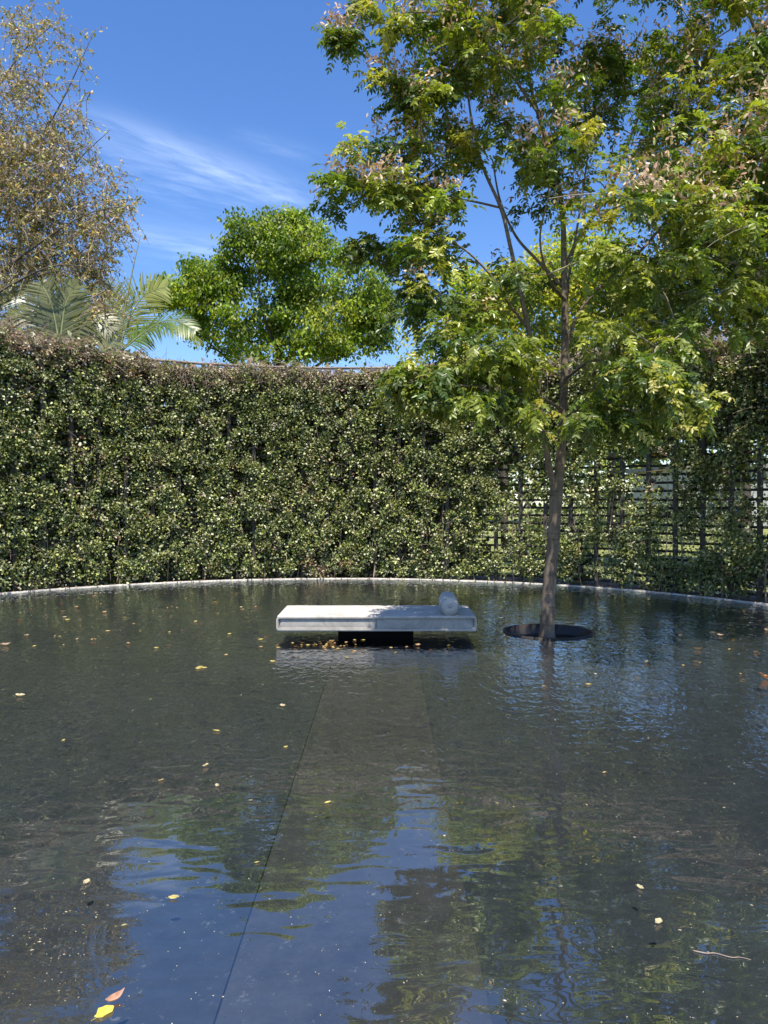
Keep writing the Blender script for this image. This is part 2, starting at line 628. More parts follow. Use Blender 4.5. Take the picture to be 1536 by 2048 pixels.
rim = link('pool_rim', annulus('pool_rim', [(PR, -0.16), (PR, 0.007), (PR + 0.005, 0.012), (PR + 0.055, 0.012), (PR + 0.06, 0.007), (PR + 0.06, -0.16)], M_RIM, 300, wob=0.006))
tag(rim, kind='structure')
soil = link('soil_bed', annulus('soil_bed', [(PR + 0.05, -0.004), (PR + 0.6, 0.0), (PR + 1.6, -0.006)], M_SOIL, 256, closed=False, wob=0.02))
tag(soil, kind='structure')
lawn = link('lawn', annulus('lawn', [(PR + 0.5, -0.03), (14, -0.03), (30, -0.03), (80, -0.03), (900, -0.03)], M_GRASS, 128, closed=False))
tag(lawn, kind='structure')
u = annulus('pool_basin', [(PR + 0.03, -0.14), (PR + 0.03, -0.3), (0.01, -0.3)], M_BLACK, 96, closed=False)
tag(link('pool_basin', u), kind='structure')

# ------------------------------------------------------------------ trellis fence
FR = PR + 0.30
FH = 4.13
A0, DA = 34.56, 3.72
fence = tag(empty('trellis_fence', (CX, CY, 0)), 'tall curved timber trellis of grey posts and dark slats, overgrown behind the pool', 'fence')
kmin, kmax = -29, 11


def polar(a_deg, r, z):
    a = math.radians(a_deg)
    return Vector((r * math.sin(a), r * math.cos(a), z))


pm = bm_mesh('post', box_bm(-0.035, 0.035, -0.03, 0.03, -0.1, FH, 0.004, 1), M_POST)
for k in range(kmin, kmax + 1):
    a = A0 + DA * k
    p = link('post', pm, fence)
    p.location = polar(a, FR - 0.045, 0)
    p.rotation_euler = (0, 0, -math.radians(a))
SEG = 4


def arc_box(name, span_deg, r, th, hz, mat, n=6):
    a = np.radians(np.linspace(-span_deg / 2, span_deg / 2, n + 1))
    V = []
    for (rr, z) in ((r, -hz / 2), (r, hz / 2), (r + th, hz / 2), (r + th, -hz / 2)):
        V.append(np.c_[rr * np.sin(a), rr * np.cos(a), np.full(n + 1, z)])
    V = np.concatenate(V)
    Q = []
    m = n + 1
    i = np.arange(n)
    for k in range(4):
        k2 = (k + 1) % 4
        Q.append(np.stack([k * m + i, k * m + i + 1, k2 * m + i + 1, k2 * m + i], -1))
    Q.append(np.array([(0, m, 2 * m, 3 * m), (n, 3 * m + n, 2 * m + n, m + n)]))
    return mesh_np(name, V, [np.concatenate(Q)], mat)


sm = arc_box('slat', DA * SEG - 0.05, FR - 0.012, 0.022, 0.042, M_SLAT, 4)
nrow = 28
for row in range(nrow):
    z = 0.10 + row * 0.1435
    off = (row % 2) * (SEG // 2)
    k = kmin - off
    while k < kmax:
        s = link('slat', sm, fence)
        s.location = (0, 0, z + random.uniform(-.004, .004))
        s.rotation_euler = (random.uniform(-.0006, .0006), random.uniform(-.0006, .0006), -math.radians(A0 + DA * (k + SEG / 2)))
        k += SEG
for k in range(kmin, kmax, 5):
    rm = link('top_rail', bpy.data.meshes.get('top_rail') or arc_box('top_rail', DA * 5 - 0.02, FR - 0.075, 0.10, 0.035, M_RAIL, 5), fence)
    rm.location = (0, 0, FH + 0.02)
    rm.rotation_euler = (0, 0, -math.radians(A0 + DA * (k + 2.5)))

# ------------------------------------------------------------------ climbing vine on the trellis
vine = tag(empty('climbing_vine', (0, 0, 0)), 'dense dark green climbing vine covering the curved trellis, dry and brown along its top', 'vine')
AM0, AM1 = -74, 76


def to_xyz(a, r, z):
    a = np.radians(a)
    return np.c_[CX + r * np.sin(a), CY + r * np.cos(a), z]


def cover(a, z):
    """how well the vine covers the trellis (0..1): dense at left and top, open at right at eye level"""
    P = to_xyz(a, np.full(len(a), 7.4), z)
    n1 = vnoise(P, 0.9)
    n2 = vnoise(P + 31, 2.6)
    n3 = vnoise(P + 77, 5.5)
    right = np.clip((a - 6) / 22, 0, 1)
    band = np.exp(-(np.abs(z - 1.35) / 1.3) ** 3)
    c = 1.10 - 0.73 * right * band - 0.10 * right
    low = np.clip((0.28 - z) / 0.28, 0, 1)
    c -= 0.6 * low * (0.3 + 0.7 * np.clip((a + 10) / 30, 0, 1))
    c += (n1 - .5) * 0.35 + (n2 - .5) * 0.75 * (0.35 + 0.65 * right) + (n3 - .5) * 0.45
    return np.clip(c, 0.0, 1.0)


def vine_top(a):
    P = np.c_[a * 0.12, np.zeros(len(a)), np.zeros(len(a))]
    left = np.clip((-a - 25) / 20, 0, 1)
    return FH - 0.03 + 0.30 * left + 0.16 * (vnoise(P, 3) - .5) + 0.16 * (vnoise(P + 9, 9) - .5)


GREENS = np.array([(0.105, 0.130, 0.030), (0.155, 0.182, 0.042), (0.21, 0.235, 0.058), (0.065, 0.090, 0.026), (0.36, 0.37, 0.20), (0.27, 0.29, 0.085)])
DRYS = np.array([(0.26, 0.19, 0.13), (0.34, 0.25, 0.18), (0.20, 0.13, 0.09), (0.30, 0.24, 0.13), (0.30, 0.17, 0.09)])


def pick(pal, n, jit=0.25):
    c = pal[rng.integers(0, len(pal), n)]
    return np.clip(c * (1 + rng.uniform(-jit, jit, (n, 1))) * (1 + rng.uniform(-.08, .08, (n, 3))), 0.004, 0.9)


def vine_leaves(nclump, per, size, r_in, r_out, thr, amin=AM0, amax=AM1, out_bias=1.0, holes=0.0):
    a = rng.uniform(amin, amax, nclump)
    top = vine_top(a)
    z = rng.uniform(0.02, 1, nclump) * top
    keep = rng.random(nclump) < np.clip((cover(a, z) - thr) * 2.4, 0, 1)
    if holes:
        q = to_xyz(a, np.full(len(a), 7.4), z)
        hn = 0.75 * vnoise(q + 13, 10.5) + 0.25 * vnoise(q + 5, 3.0)
        keep &= rng.random(nclump) < np.clip((hn - 0.475) * 11, 1 - holes, 1)
    a, z, top = a[keep], z[keep], top[keep]
    bul = (vnoise(to_xyz(a, np.full(len(a), 7.4), z), 1.3) - .5) * 0.10
    r = rng.uniform(r_in, r_out, len(a)) - bul * (1 if out_bias else 0)
    r = np.maximum(r, PR + 0.03)
    cpos = to_xyz(a, r, z)
    n = len(a) * per
    idx = np.repeat(np.arange(len(a)), per)
    inward = np.c_[-np.sin(np.radians(a)), -np.cos(np.radians(a)), np.zeros(len(a))][idx]
    P = cpos[idx] + rng.normal(0, size * 0.85, (n, 3)) * (1 if out_bias else .6)
    rel = unit(P - cpos[idx])
    D = unit(rel * 0.9 + rng.normal(0, .5, (n, 3)) + inward * 0.35 + np.array((0, 0, -.15)))
    N = unit(inward * 0.85 + np.array((0, 0, 0.60)) + rng.normal(0, .50, (n, 3)))
    L = size * rng.uniform(.7, 1.3, n)
    dry = (z / top > 0.90).astype(float) * 0.5
    bn = 0.7 * vnoise(cpos + 50, 0.8) + 0.3 * vnoise(cpos + 20, 4)
    dry = np.maximum(dry, np.clip((bn - 0.72) * 3.5, 0, .45))
    dry = np.maximum(dry, 0.03)
    isd = rng.random(len(a)) < dry
    cc = np.where(isd[:, None], pick(DRYS, len(a)), pick(GREENS, len(a)))
    C = np.clip(cc[idx] * (1 + rng.uniform(-.35, .55, (n, 1))), 0.004, .9)
    return P, D, N, L, C


sets = [vine_leaves(46000, 10, 0.047, FR - 0.25, FR - 0.07, 0.08, holes=.98),
        vine_leaves(20000, 8, 0.052, FR - 0.06, FR + 0.16, 0.22, holes=.93)]
P, D, N, L, C = [np.concatenate(x) for x in zip(*sets)]
V, Fc, Cc = leaves(P, D, N, L, L * rng.uniform(.65, .95, len(L)), C, LEAF4)
fo = link('foliage', mesh_np('foliage', V, [Fc], M_LEAF, Cc), vine)
tag(fo, kind='stuff')
# deeper, larger old leaves behind, mostly where the vine is thick
P, D, N, L, C = vine_leaves(36000, 4, 0.12, FR + 0.14, FR + 0.46, 0.42, out_bias=0)
V, Fc, Cc = leaves(P, D, N, L, L * 0.75, C, LEAF4)
fo = link('inner_foliage', mesh_np('inner_foliage', V, [Fc], M_LEAF, Cc), vine)
tag(fo, kind='stuff')
# dry tangled twigs along the top and thin stems over the face
lines = []
for i in range(6500):
    a = random.uniform(AM0, AM1)
    top = float(vine_top(np.array([a]))[0])
    left = min(max((-a + 25) / 50, 0.35), 1)
    if i < 5200:
        z = top + 0.06 - abs(random.gauss(0, 0.20)) * left
    else:
        z = random.uniform(0.1, top)
    r = FR + random.uniform(-0.26, 0.12)
    p = to_xyz(np.array([a]), np.array([r]), np.array([z]))[0]
    d = np.array((random.gauss(0, 1), random.gauss(0, .5), random.gauss(0, .6)))
    d /= np.linalg.norm(d)
    ln = random.uniform(0.10, 0.34)
    bend = np.array((random.gauss(0, .4), random.gauss(0, .3), random.gauss(-.3, .3)))
    pts = [p + (d * t + bend * t * t) * ln for t in (0, .35, .7, 1)]
    lines.append((pts, [0.0038, 0.0034, 0.0026, 0.0014]))
V, Fq = tubes(lines, 3, cap=False)
tag(link('dry_twigs', mesh_np('dry_twigs', V, Fq, M_TWIG), vine), kind='stuff')
# woody stems climbing from the ground
for i in range(46):
    a = AM0 + (AM1 - AM0) * (i + random.random()) / 46
    r0 = FR + random.uniform(-0.14, -0.08)
    pts = []
    aa = a
    for q in range(7):
        z = q * random.uniform(0.20, 0.3) * 1.2
        aa += random.uniform(-0.5, 0.5)
        pts.append(to_xyz(np.array([aa]), np.array([r0 + random.uniform(-.03, .03)]), np.array([z - 0.02]))[0])
    S = smooth_line(pts, 4)
    V, Fq = tubes([(S, np.linspace(random.uniform(.009, .016), 0.005, len(S)))], 6)
    link('stem', mesh_np('stem', V, Fq, M_TWIG, smooth=True), vine)

# ------------------------------------------------------------------ trees


class Grower:
    """limbs first, then twigs reaching from the nearest wood to each leaf cluster"""

    def __init__(self):
        self.P, self.par, self.fixed = [], [], []

    def limb(self, pts, radii, n=6, start=None):
        S = smooth_line(pts, n)
        R = np.interp(np.linspace(0, 1, len(S)), np.linspace(0, 1, len(radii)), radii)
        prev = -1
        for p, r in zip(S, R):
            self.P.append(p)
            self.par.append(prev)
            self.fixed.append(r)
            prev = len(self.P) - 1
        return S, R

    def grow(self, targets, step=0.18, sag=0.1, up=0.0):
        self.twigs = []
        P = np.array(self.P)
        base = P.mean(0)
        order = np.argsort(np.min(np.linalg.norm(targets[:, None, :] - P[None, ::4, :], axis=2), axis=1))
        buf = np.zeros((len(P) + len(targets) * 14 + 10, 3))
        buf[:len(P)] = P
        n = len(P)
        n0 = n
        load = np.zeros(len(buf))
        par = np.full(len(buf), -1)
        ends = []
        for ti in order:
            t = targets[ti]
            d = buf[:n] - t
            dist = np.sqrt((d * d).sum(1)) + 0.35 * np.maximum(0, buf[:n, 2] - t[2])
            j = int(np.argmin(dist))
            a = buf[j].copy()
            dd = np.linalg.norm(t - a)
            m = min(12, max(1, int(dd / step)))
            off = np.random.default_rng(int(ti)).normal(0, 0.09 * dd, 3)
            off[2] += 0.10 * dd + up * dd
            prev = j
            for q in range(1, m + 1):
                s = q / m
                buf[n] = a + (t - a) * s + off * 4 * s * (1 - s) * 0.5
                par[n] = prev
                prev = n
                n += 1
            ends.append((ti, prev))
        cnt = np.zeros(n)
        for ti, e in ends:
            cnt[e] += 1
        for i in range(n - 1, n0 - 1, -1):
            if par[i] >= n0:
                cnt[par[i]] += cnt[i]
        rad = 0.0030 * np.maximum(cnt, 1) ** 0.48
        # chains
        child_main = {}
        kids = {}
        for i in range(n0, n):
            kids.setdefault(par[i], []).append(i)
        lines = []
        started = np.zeros(n, bool)
        for i in range(n0, n):
            if started[i]:
                continue
            chain = [int(par[i]), i]
            started[i] = True
            cur = i
            while cur in kids:
                ks = [k for k in kids[cur] if not started[k]]
                if not ks:
                    break
                k = max(ks, key=lambda x: cnt[x])
                started[k] = True
                chain.append(k)
                cur = k
            pts = buf[chain]
            rr = rad[chain]
            rr[0] = rr[1]
            lines.append((pts, rr))
        self.buf, self.n = buf, n
        return lines


def blob_points(blobs, n, seedshell=0.30):
    """blobs: (px,py,rx,ry,Y[,rd m]) measured as silhouettes at a depth; random points in the ellipsoids"""
    vol = np.array([b[2] * b[3] * (b[6] if len(b) > 6 else 1.0) for b in blobs], float)
    vol /= vol.sum()
    ch = rng.choice(len(blobs), n, p=vol)
    out = []
    for c in ch:
        b = blobs[c]
        v = rng.normal(0, 1, 3)
        v /= np.linalg.norm(v)
        v *= rng.random() ** seedshell
        Y = b[4]
        rd = b[5] if len(b) > 5 else (b[2] + b[3]) / 2 / F * Y
        out.append(W(b[0] + v[0] * b[2], b[1] + v[1] * b[3], Y + v[2] * rd))
    return np.array(out)


NL = 11


def compound(P, D, U, Lr, C, nl=NL, size=0.066, r=None):
    """pinnate leaves: rachis from P along D drooping, leaflets in pairs and one at the end"""
    r = r or rng
    n = len(P)
    D = unit(D)
    S = unit(np.cross(U, D))
    t = np.concatenate([np.repeat(np.linspace(.30, .92, (nl - 1) // 2), 2), [1.0]])
    side = np.concatenate([np.tile([1.0, -1.0], (nl - 1) // 2), [0.0]])
    Lr = np.broadcast_to(Lr, n)[:, None, None]
    down = np.array((0, 0, -1.0))
    B = P[:, None, :] + D[:, None, :] * t[None, :, None] * Lr + down * (t ** 2)[None, :, None] * Lr * 0.38
    tang = unit(D[:, None, :] + down * (2 * t)[None, :, None] * 0.38)
    LD = unit(S[:, None, :] * side[None, :, None] * 1.0 + tang * 0.55 + down * 0.35 + r.normal(0, .24, (n, nl, 3)))
    LN = unit(np.cross(tang, S[:, None, :]) * -1 + r.normal(0, .38, (n, nl, 3)))
    LN = np.where((LN[..., 2:3] < 0), -LN, LN)
    L = size * r.uniform(.8, 1.15, (n, nl)) * (1 - 0.25 * np.abs(t - .6))[None, :]
    Cc = np.repeat(C, nl, axis=0) * (1 + r.uniform(-.15, .2, (n * nl, 1)))
    V, Fc, Cv = leaves(B.reshape(-1, 3), LD.reshape(-1, 3), LN.reshape(-1, 3), L.ravel(), L.ravel() * 0.47, Cc, LEAF6)
    # the thin stalk itself, a narrow ribbon
    T3 = np.array((0, .5, 1.0))
    K = P[:, None, :] + D[:, None, :] * T3[None, :, None] * Lr + down * (T3 ** 2)[None, :, None] * Lr * 0.38
    wv = S[:, None, :] * 0.0016
    KV = np.concatenate([K - wv, K + wv], axis=1).reshape(-1, 3)
    q = np.array([(0, 1, 4, 3), (1, 2, 5, 4)])
    KF = (q[None] + (np.arange(n) * 6)[:, None, None]).reshape(-1, 4) + len(V)
    V = np.concatenate([V, KV])
    Cv = np.concatenate([Cv, np.repeat(C * 1.1, 6, axis=0)])
    return V, np.concatenate([Fc, KF]), Cv


# ---- the tree standing in the pool
tree = tag(empty('tree', (RING_C[0], RING_C[1], -0.1)), 'tall leafy tree with feathery leaves growing from the round dark collar in the pool', 'tree')
tree.location = (0, 0, 0)
G = Grower()
TY = 8.76
trunk_px = [(1095, 1290, TY, 24), (1094, 1266, TY, 17), (1097, 1198, TY, 14), (1101, 1146, TY, 14), (1106, 1094, TY, 13), (1110, 1029, TY, 12.8), (1113, 985, TY, 13.5), (1119, 940, TY - .02, 10.5),
            (1123, 886, TY - .02, 9.2), (1126, 830, TY, 8.8), (1129, 750, TY + .02, 8.2), (1130, 650, TY + .05, 7.5), (1128, 537, TY + .1, 6.6), (1125, 430, TY + .15, 5.4),
            (1109, 334, TY + .15, 4.8), (1079, 238, TY + .1, 4.2), (1055, 137, TY, 3.6), (1050, 20, TY - .1, 3.0), (1060, -120, TY - .1, 2.2), (1050, -240, TY, 1.4)]


def limb_from(lst, name='limb', mat=M_BARK, n=6, sides=12, knob=0.0):
    pts = [W(p[0], p[1], p[2]) for p in lst]
    rad = [p[3] / F * p[2] * .93 for p in lst]
    S, R = G.limb(pts, rad, n)
    if knob:
        R = R * (1 + knob * (vnoise(S * np.array((1, 1, 1)), 6) - .5))
    V, Fq = tubes([(S, R)], sides)
    return link(name, mesh_np(name, V, Fq, mat, smooth=True), tree)


limb_from(trunk_px, 'trunk', M_TRUNK, sides=20, knob=0.22)
limbs = [
    [(1112, 978, TY, 9), (1101, 945, TY - .04, 7), (1093, 900, TY - .1, 6.4), (1084, 840, TY - .16, 6.2), (1072, 740, TY - .25, 6), (1055, 650, TY - .3, 5.6), (1037, 566, TY - .3, 4.8), (1020, 490, TY - .3, 4.2), (1002, 417, TY - .3, 3.8), (966, 334, TY - .3, 3.2), (945, 250, TY - .2, 2.6), (930, 160, TY - .1, 2.0), (900, 60, TY, 1.4)],
    [(1055, 655, TY - .3, 4), (1020, 610, TY - .4, 3.2), (984, 554, TY - .5, 2.6), (930, 500, TY - .6, 2.0), (860, 460, TY - .6, 1.4)],
    [(1127, 575, TY + .08, 4.2), (1073, 519, TY + .2, 3.4), (1031, 471, TY + .3, 2.8), (1000, 400, TY + .4, 2.2), (985, 320, TY + .5, 1.5)],
    [(1126, 860, TY, 6), (1138, 835, TY, 5.6), (1183, 785, TY - .2, 5.2), (1213, 740, TY - .3, 5), (1248, 685, TY - .4, 4.8), (1288, 625, TY - .5, 4.6), (1330, 570, TY - .6, 4.2), (1371, 525, TY - .7, 3.8), (1437, 447, TY - .8, 3.2), (1497, 382, TY - .8, 2.8), (1580, 310, TY - .8, 2.2), (1660, 220, TY - .7, 1.4)],
    [(1131, 700, TY + .05, 4.6), (1160, 620, TY + .2, 4), (1216, 560, TY + .4, 3.6), (1276, 507, TY + .6, 3.2), (1318, 459, TY + .8, 2.8), (1380, 380, TY + 1, 2.2), (1450, 280, TY + 1.1, 1.5)],
    [(1128, 540, TY + .1, 4.2), (1160, 470, TY + .2, 3.8), (1216, 388, TY + .2, 3.2), (1264, 268, TY + .1, 2.6), (1300, 180, TY, 2.0), (1360, 60, TY - .1, 1.5)],
    [(1075, 225, TY + .1, 3), (1000, 120, TY - .3, 2.4), (918, 39, TY - .5, 2.0), (830, 25, TY - .6, 1.7), (721, 57, TY - .6, 1.1)],
    [(968, 340, TY - .3, 2.6), (930, 300, TY - .4, 2.2), (860, 285, TY - .5, 1.8), (757, 292, TY - .6, 1.2)],
    [(1000, 415, TY - .3, 2.6), (930, 400, TY - .5, 2.2), (850, 395, TY - .6, 1.7), (760, 405, TY - .7, 1.1)],
    [(1126, 820, TY, 4), (1070, 790, TY - .6, 3.2), (1000, 775, TY - 1.1, 2.4), (900, 770, TY - 1.5, 1.6)],
    [(1128, 760, TY, 3.6), (1190, 720, TY - .8, 3.0), (1260, 745, TY - 1.5, 2.2), (1340, 790, TY - 1.9, 1.4)],
    [(1129, 640, TY, 4), (1140, 540, TY + .9, 3), (1160, 420, TY + 1.5, 2.2), (1180, 280, TY + 1.8, 1.4)],
    [(1129, 600, TY, 4), (1100, 560, TY - .9, 3), (1080, 480, TY - 1.4, 2.2), (1100, 380, TY - 1.8, 1.4)],
    [(1300, 180, TY, 1.8), (1400, 100, TY - .2, 1.5), (1520, 20, TY - .3, 1.1)],
]
for l in limbs:
    limb_from(l, 'limb', sides=9 if l[0][3] > 4 else 7)

blobs = [(690, 75, 24, 16, 8.2, .2, 2), (738, 12, 38, 22, 8.3, .3, 1.5), (810, 45, 65, 26, 8.2, .4), (905, 50, 65, 55, 8.4, .5),
         (768, 158, 52, 16, 8.2, .25, 1.6), (830, 200, 60, 32, 8.3, .4, 1.2), (895, 160, 70, 50, 8.4, .6),
         (715, 293, 40, 14, 8.1, .25, 2), (790, 300, 60, 22, 8.2, .4, 1.3), (900, 290, 80, 55, 8.5, .7),
         (700, 365, 45, 16, 8.1, .3, 2), (785, 375, 80, 34, 8.2, .5, 1.2), (672, 408, 26, 14, 8.1, .2, 2), (870, 400, 85, 50, 8.5, .8),
         (740, 490, 34, 16, 8.1, .3, 1.7), (850, 500, 80, 40, 8.3, .6), (840, 580, 60, 30, 8.1, .5), (900, 620, 90, 45, 8.1, .7),
         (850, 755, 80, 30, 7.5, .5, 1.5), (930, 780, 110, 42, 7.5, .6, 1.2), (1040, 810, 90, 40, 7.6, .6, 1.3), (1090, 850, 60, 22, 7.8, .5, 1.4), (960, 700, 110, 50, 7.9, .8, 1.2), (1180, 830, 110, 30, 7.5, .5, 1.5),
         (1000, 110, 100, 100, 8.8, 1.3), (1075, 50, 70, 70, 8.8, 1.5), (1010, 250, 60, 50, 8.8, 1.4, .6), (1120, 300, 110, 80, 8.8, 1.8, .8), (1180, 190, 110, 80, 9, 1.8, .8),
         (1230, 90, 60, 45, 9, 1.2, .6), (1330, 160, 120, 80, 9, 1.8, .7), (1460, 110, 100, 70, 8.9, 1.6, .7), (1370, 50, 80, 40, 8.9, 1.0, .5), (1520, 250, 120, 110, 8.6, 1.7, .8), (1370, 310, 140, 90, 8.7, 1.9, .9),
         (1270, 400, 110, 70, 8.6, 1.9, .8), (1450, 420, 130, 90, 8.2, 1.7, .9), (1390, 540, 130, 70, 8.0, 1.4, .9), (1240, 540, 100, 60, 8.2, 1.6, .8),
         (1110, 430, 80, 50, 8.6, 1.6, .5), (1030, 560, 80, 45, 8.8, 1.2, .5), (1150, 650, 110, 50, 8.4, 1.4, .8), (1300, 670, 120, 50, 7.8, 1.0, .8),
         (1200, 760, 110, 40, 7.7, .8, 1.4), (1310, 745, 70, 30, 6.9, .5, 1.8), (1370, 800, 55, 26, 6.8, .3, 1.8), (1300, 840, 50, 20, 6.8, .3, 1.2), (1480, 620, 90, 50, 8.0, 1.0, .7), (1040, 720, 80, 40, 8.2, .9, .8),
         (1650, 350, 130, 160, 8.4, 1.6, .8), (1620, 120, 110, 110, 8.8, 1.4, .8), (1600, 560, 100, 60, 8.2, 1, .7),
         (1060, -90, 200, 90, 8.8, 1.6, .9), (1300, -80, 180, 90, 8.9, 1.6, .8), (860, -60, 110, 50, 8.5, .8, .9), (1130, -210, 200, 60, 8.8, 1.4, .9), (1500, -60, 160, 80, 8.9, 1.2, .8)]
NCL = 1300
T = blob_points(blobs, NCL)
# the crown is open in front of its own stem
_px = 768 + T[:, 0] / T[:, 1] * F
_py = 1008 - (T[:, 2] - CAM_H) / T[:, 1] * F
stemx = np.interp(_py, [330, 540, 650, 880], [1110, 1128, 1130, 1123])
T = T[~((np.abs(_px - stemx) < 46) & (_py > 400) & (_py < 860) & (T[:, 1] < TY) & (rng.random(len(T)) < .85))]
NCL = len(T)
lines = G.grow(T, 0.16)
V, Fq = tubes(lines, 5, cap=False)
tag(link('twigs', mesh_np('twigs', V, Fq, M_BARK_PALE, smooth=True), tree), kind='stuff')

PERC = 11
n = NCL * PERC
idx = np.repeat(np.arange(NCL), PERC)
P = T[idx] + rng.normal(0, 0.045, (n, 3)) + rng.uniform(-.5, .5, (n, 1)) * 0.14 * unit(T - np.array([1.9, 8.76, 4.5]))[idx]
outw = unit(T - np.array([1.9, 8.8, 3.6]))[idx]
D = unit(rand_dirs(n, -.75, .6) * 1.0 + outw * 0.35)
U = unit(np.array((0, 0, 1.0)) + rng.normal(0, .25, (n, 3)))
TG = np.array([(0.125, 0.170, 0.030), (0.18, 0.220, 0.036), (0.075, 0.115, 0.028), (0.23, 0.26, 0.044), (0.31, 0.315, 0.056)])
cc = pick(TG, NCL, .2)
yel = rng.random(NCL) < 0.03
cc[yel] = np.array((0.30, 0.27, 0.045))
C = np.clip(cc[idx] * (1 + rng.uniform(-.2, .25, (n, 1))), 0.004, .9)
Lr = rng.uniform(0.13, 0.25, n)
# the 300 compound leaves that show largest: nearest to the camera and in frame
pxs = 768 + P[:, 0] / P[:, 1] * F
pys = 1008 - (P[:, 2] - CAM_H) / P[:, 1] * F
score = np.where((pxs > 20) & (pxs < 1516) & (pys > 10), P[:, 1], 99)
order = np.argsort(score)
near, rest = order[:300], order[300:]
V, Fc, Cv = compound(P[rest], D[rest], U[rest], Lr[rest], C[rest])
tag(link('foliage', mesh_np('foliage', V, [Fc], M_TREELEAF, Cv), tree), kind='stuff')
protos = []
for v in range(8):
    V, Fc, Cv = compound(np.zeros((1, 3)), np.array([(1.0, 0, 0)]), np.array([(0, 0, 1.0)]), np.array([0.22]), pick(TG, 1, .25))
    protos.append(mesh_np('leaf', V, [Fc], M_TREELEAF, Cv))
for i in near:
    lo = link('leaf', protos[int(rng.integers(0, 8))], tree)
    x = Vector(D[i]).normalized()
    y = Vector(U[i]).cross(x).normalized()
    z = x.cross(y)
    # keep the droop built into the leaf pointing down
    m = Matrix((x, y, z)).transposed().to_4x4()
    s = Lr[i] / 0.22
    lo.matrix_world = Matrix.Translation(Vector(P[i])) @ m @ Matrix.Scale(s, 4)
# tan bunches of dry seeds and withered leaflets at the branch tips, mostly high up
Tpy = 1008 - (T[:, 2] - CAM_H) / T[:, 1] * F
w = np.where(Tpy < 470, 0.72, 0.05)
sel = np.where(rng.random(NCL) < w)[0]
n = len(sel) * 30
outw_c = unit(T - np.array([1.9, 8.8, 3.6]))
idx = np.repeat(sel, 30)
P = T[idx] + rng.normal(0, 1, (n, 3)) * np.array((.075, .075, .06)) + np.array((0, 0, .13)) + outw_c[idx] * .08
D = unit(rng.normal(0, .55, (n, 3)) + np.array((0, 0, -0.5)))
N = rand_dirs(n)
C = pick(np.array([(0.50, 0.36, 0.24), (0.62, 0.48, 0.34), (0.36, 0.22, 0.14), (0.54, 0.42, 0.24)]), n, .3)
V, Fc, Cv = leaves(P, D, N, rng.uniform(.04, .08, n), rng.uniform(.018, .032, n), C, LEAF6)
tag(link('seed_bunches', mesh_np('seed_bunches', V, [Fc], M_DRY, Cv), tree), kind='stuff')


# ---- trees beyond the trellis
def back_tree(name, label, blobs, ncl, per, size, pal, mat, trunk, limbs_, spread=0.22, barkm=M_BARK_DARK, droop=.35, ratio=.6, tw=0.18, group=None, thin=0.30):
    global G, tree
    t0 = tree
    tree = tag(empty(name), label, 'tree', group)
    G = Grower()
    limb_from(trunk, 'trunk', barkm, 5, 10)
    for l in limbs_:
        limb_from(l, 'limb', barkm, 4, 7)
    T = blob_points(blobs, ncl)
    T = T[rng.random(len(T)) < np.clip((vnoise(T + 3, 1.25) - thin) * 6, 0.05, 1)]
    ncl = len(T)
    lines = G.grow(T, tw * 1.4)
    V, Fq = tubes(lines, 4, cap=False)
    tag(link('twigs', mesh_np('twigs', V, Fq, barkm), tree), kind='stuff')
    n = ncl * per
    idx = np.repeat(np.arange(ncl), per)
    P = T[idx] + rng.normal(0, spread * .5, (n, 3)) * np.array((1, 1, .7))
    D = unit(rand_dirs(n, -.8, .3) + np.array((0, 0, -droop)))
    N = unit(rng.normal(0, .5, (n, 3)) + np.array((0, 0, .7)) + unit(P - T.mean(0)) * .5)
    cc = pick(pal, ncl, .15)
    C = np.clip(cc[idx] * (1 + rng.uniform(-.25, .3, (n, 1))), .004, .9)
    L = size * rng.uniform(.7, 1.25, n)
    V, Fc, Cv = leaves(P, D, N, L, L * ratio, C, LEAF6)
    tag(link('crown', mesh_np('crown', V, [Fc], mat, Cv), tree), kind='stuff')
    r = tree
    tree = t0
    return r


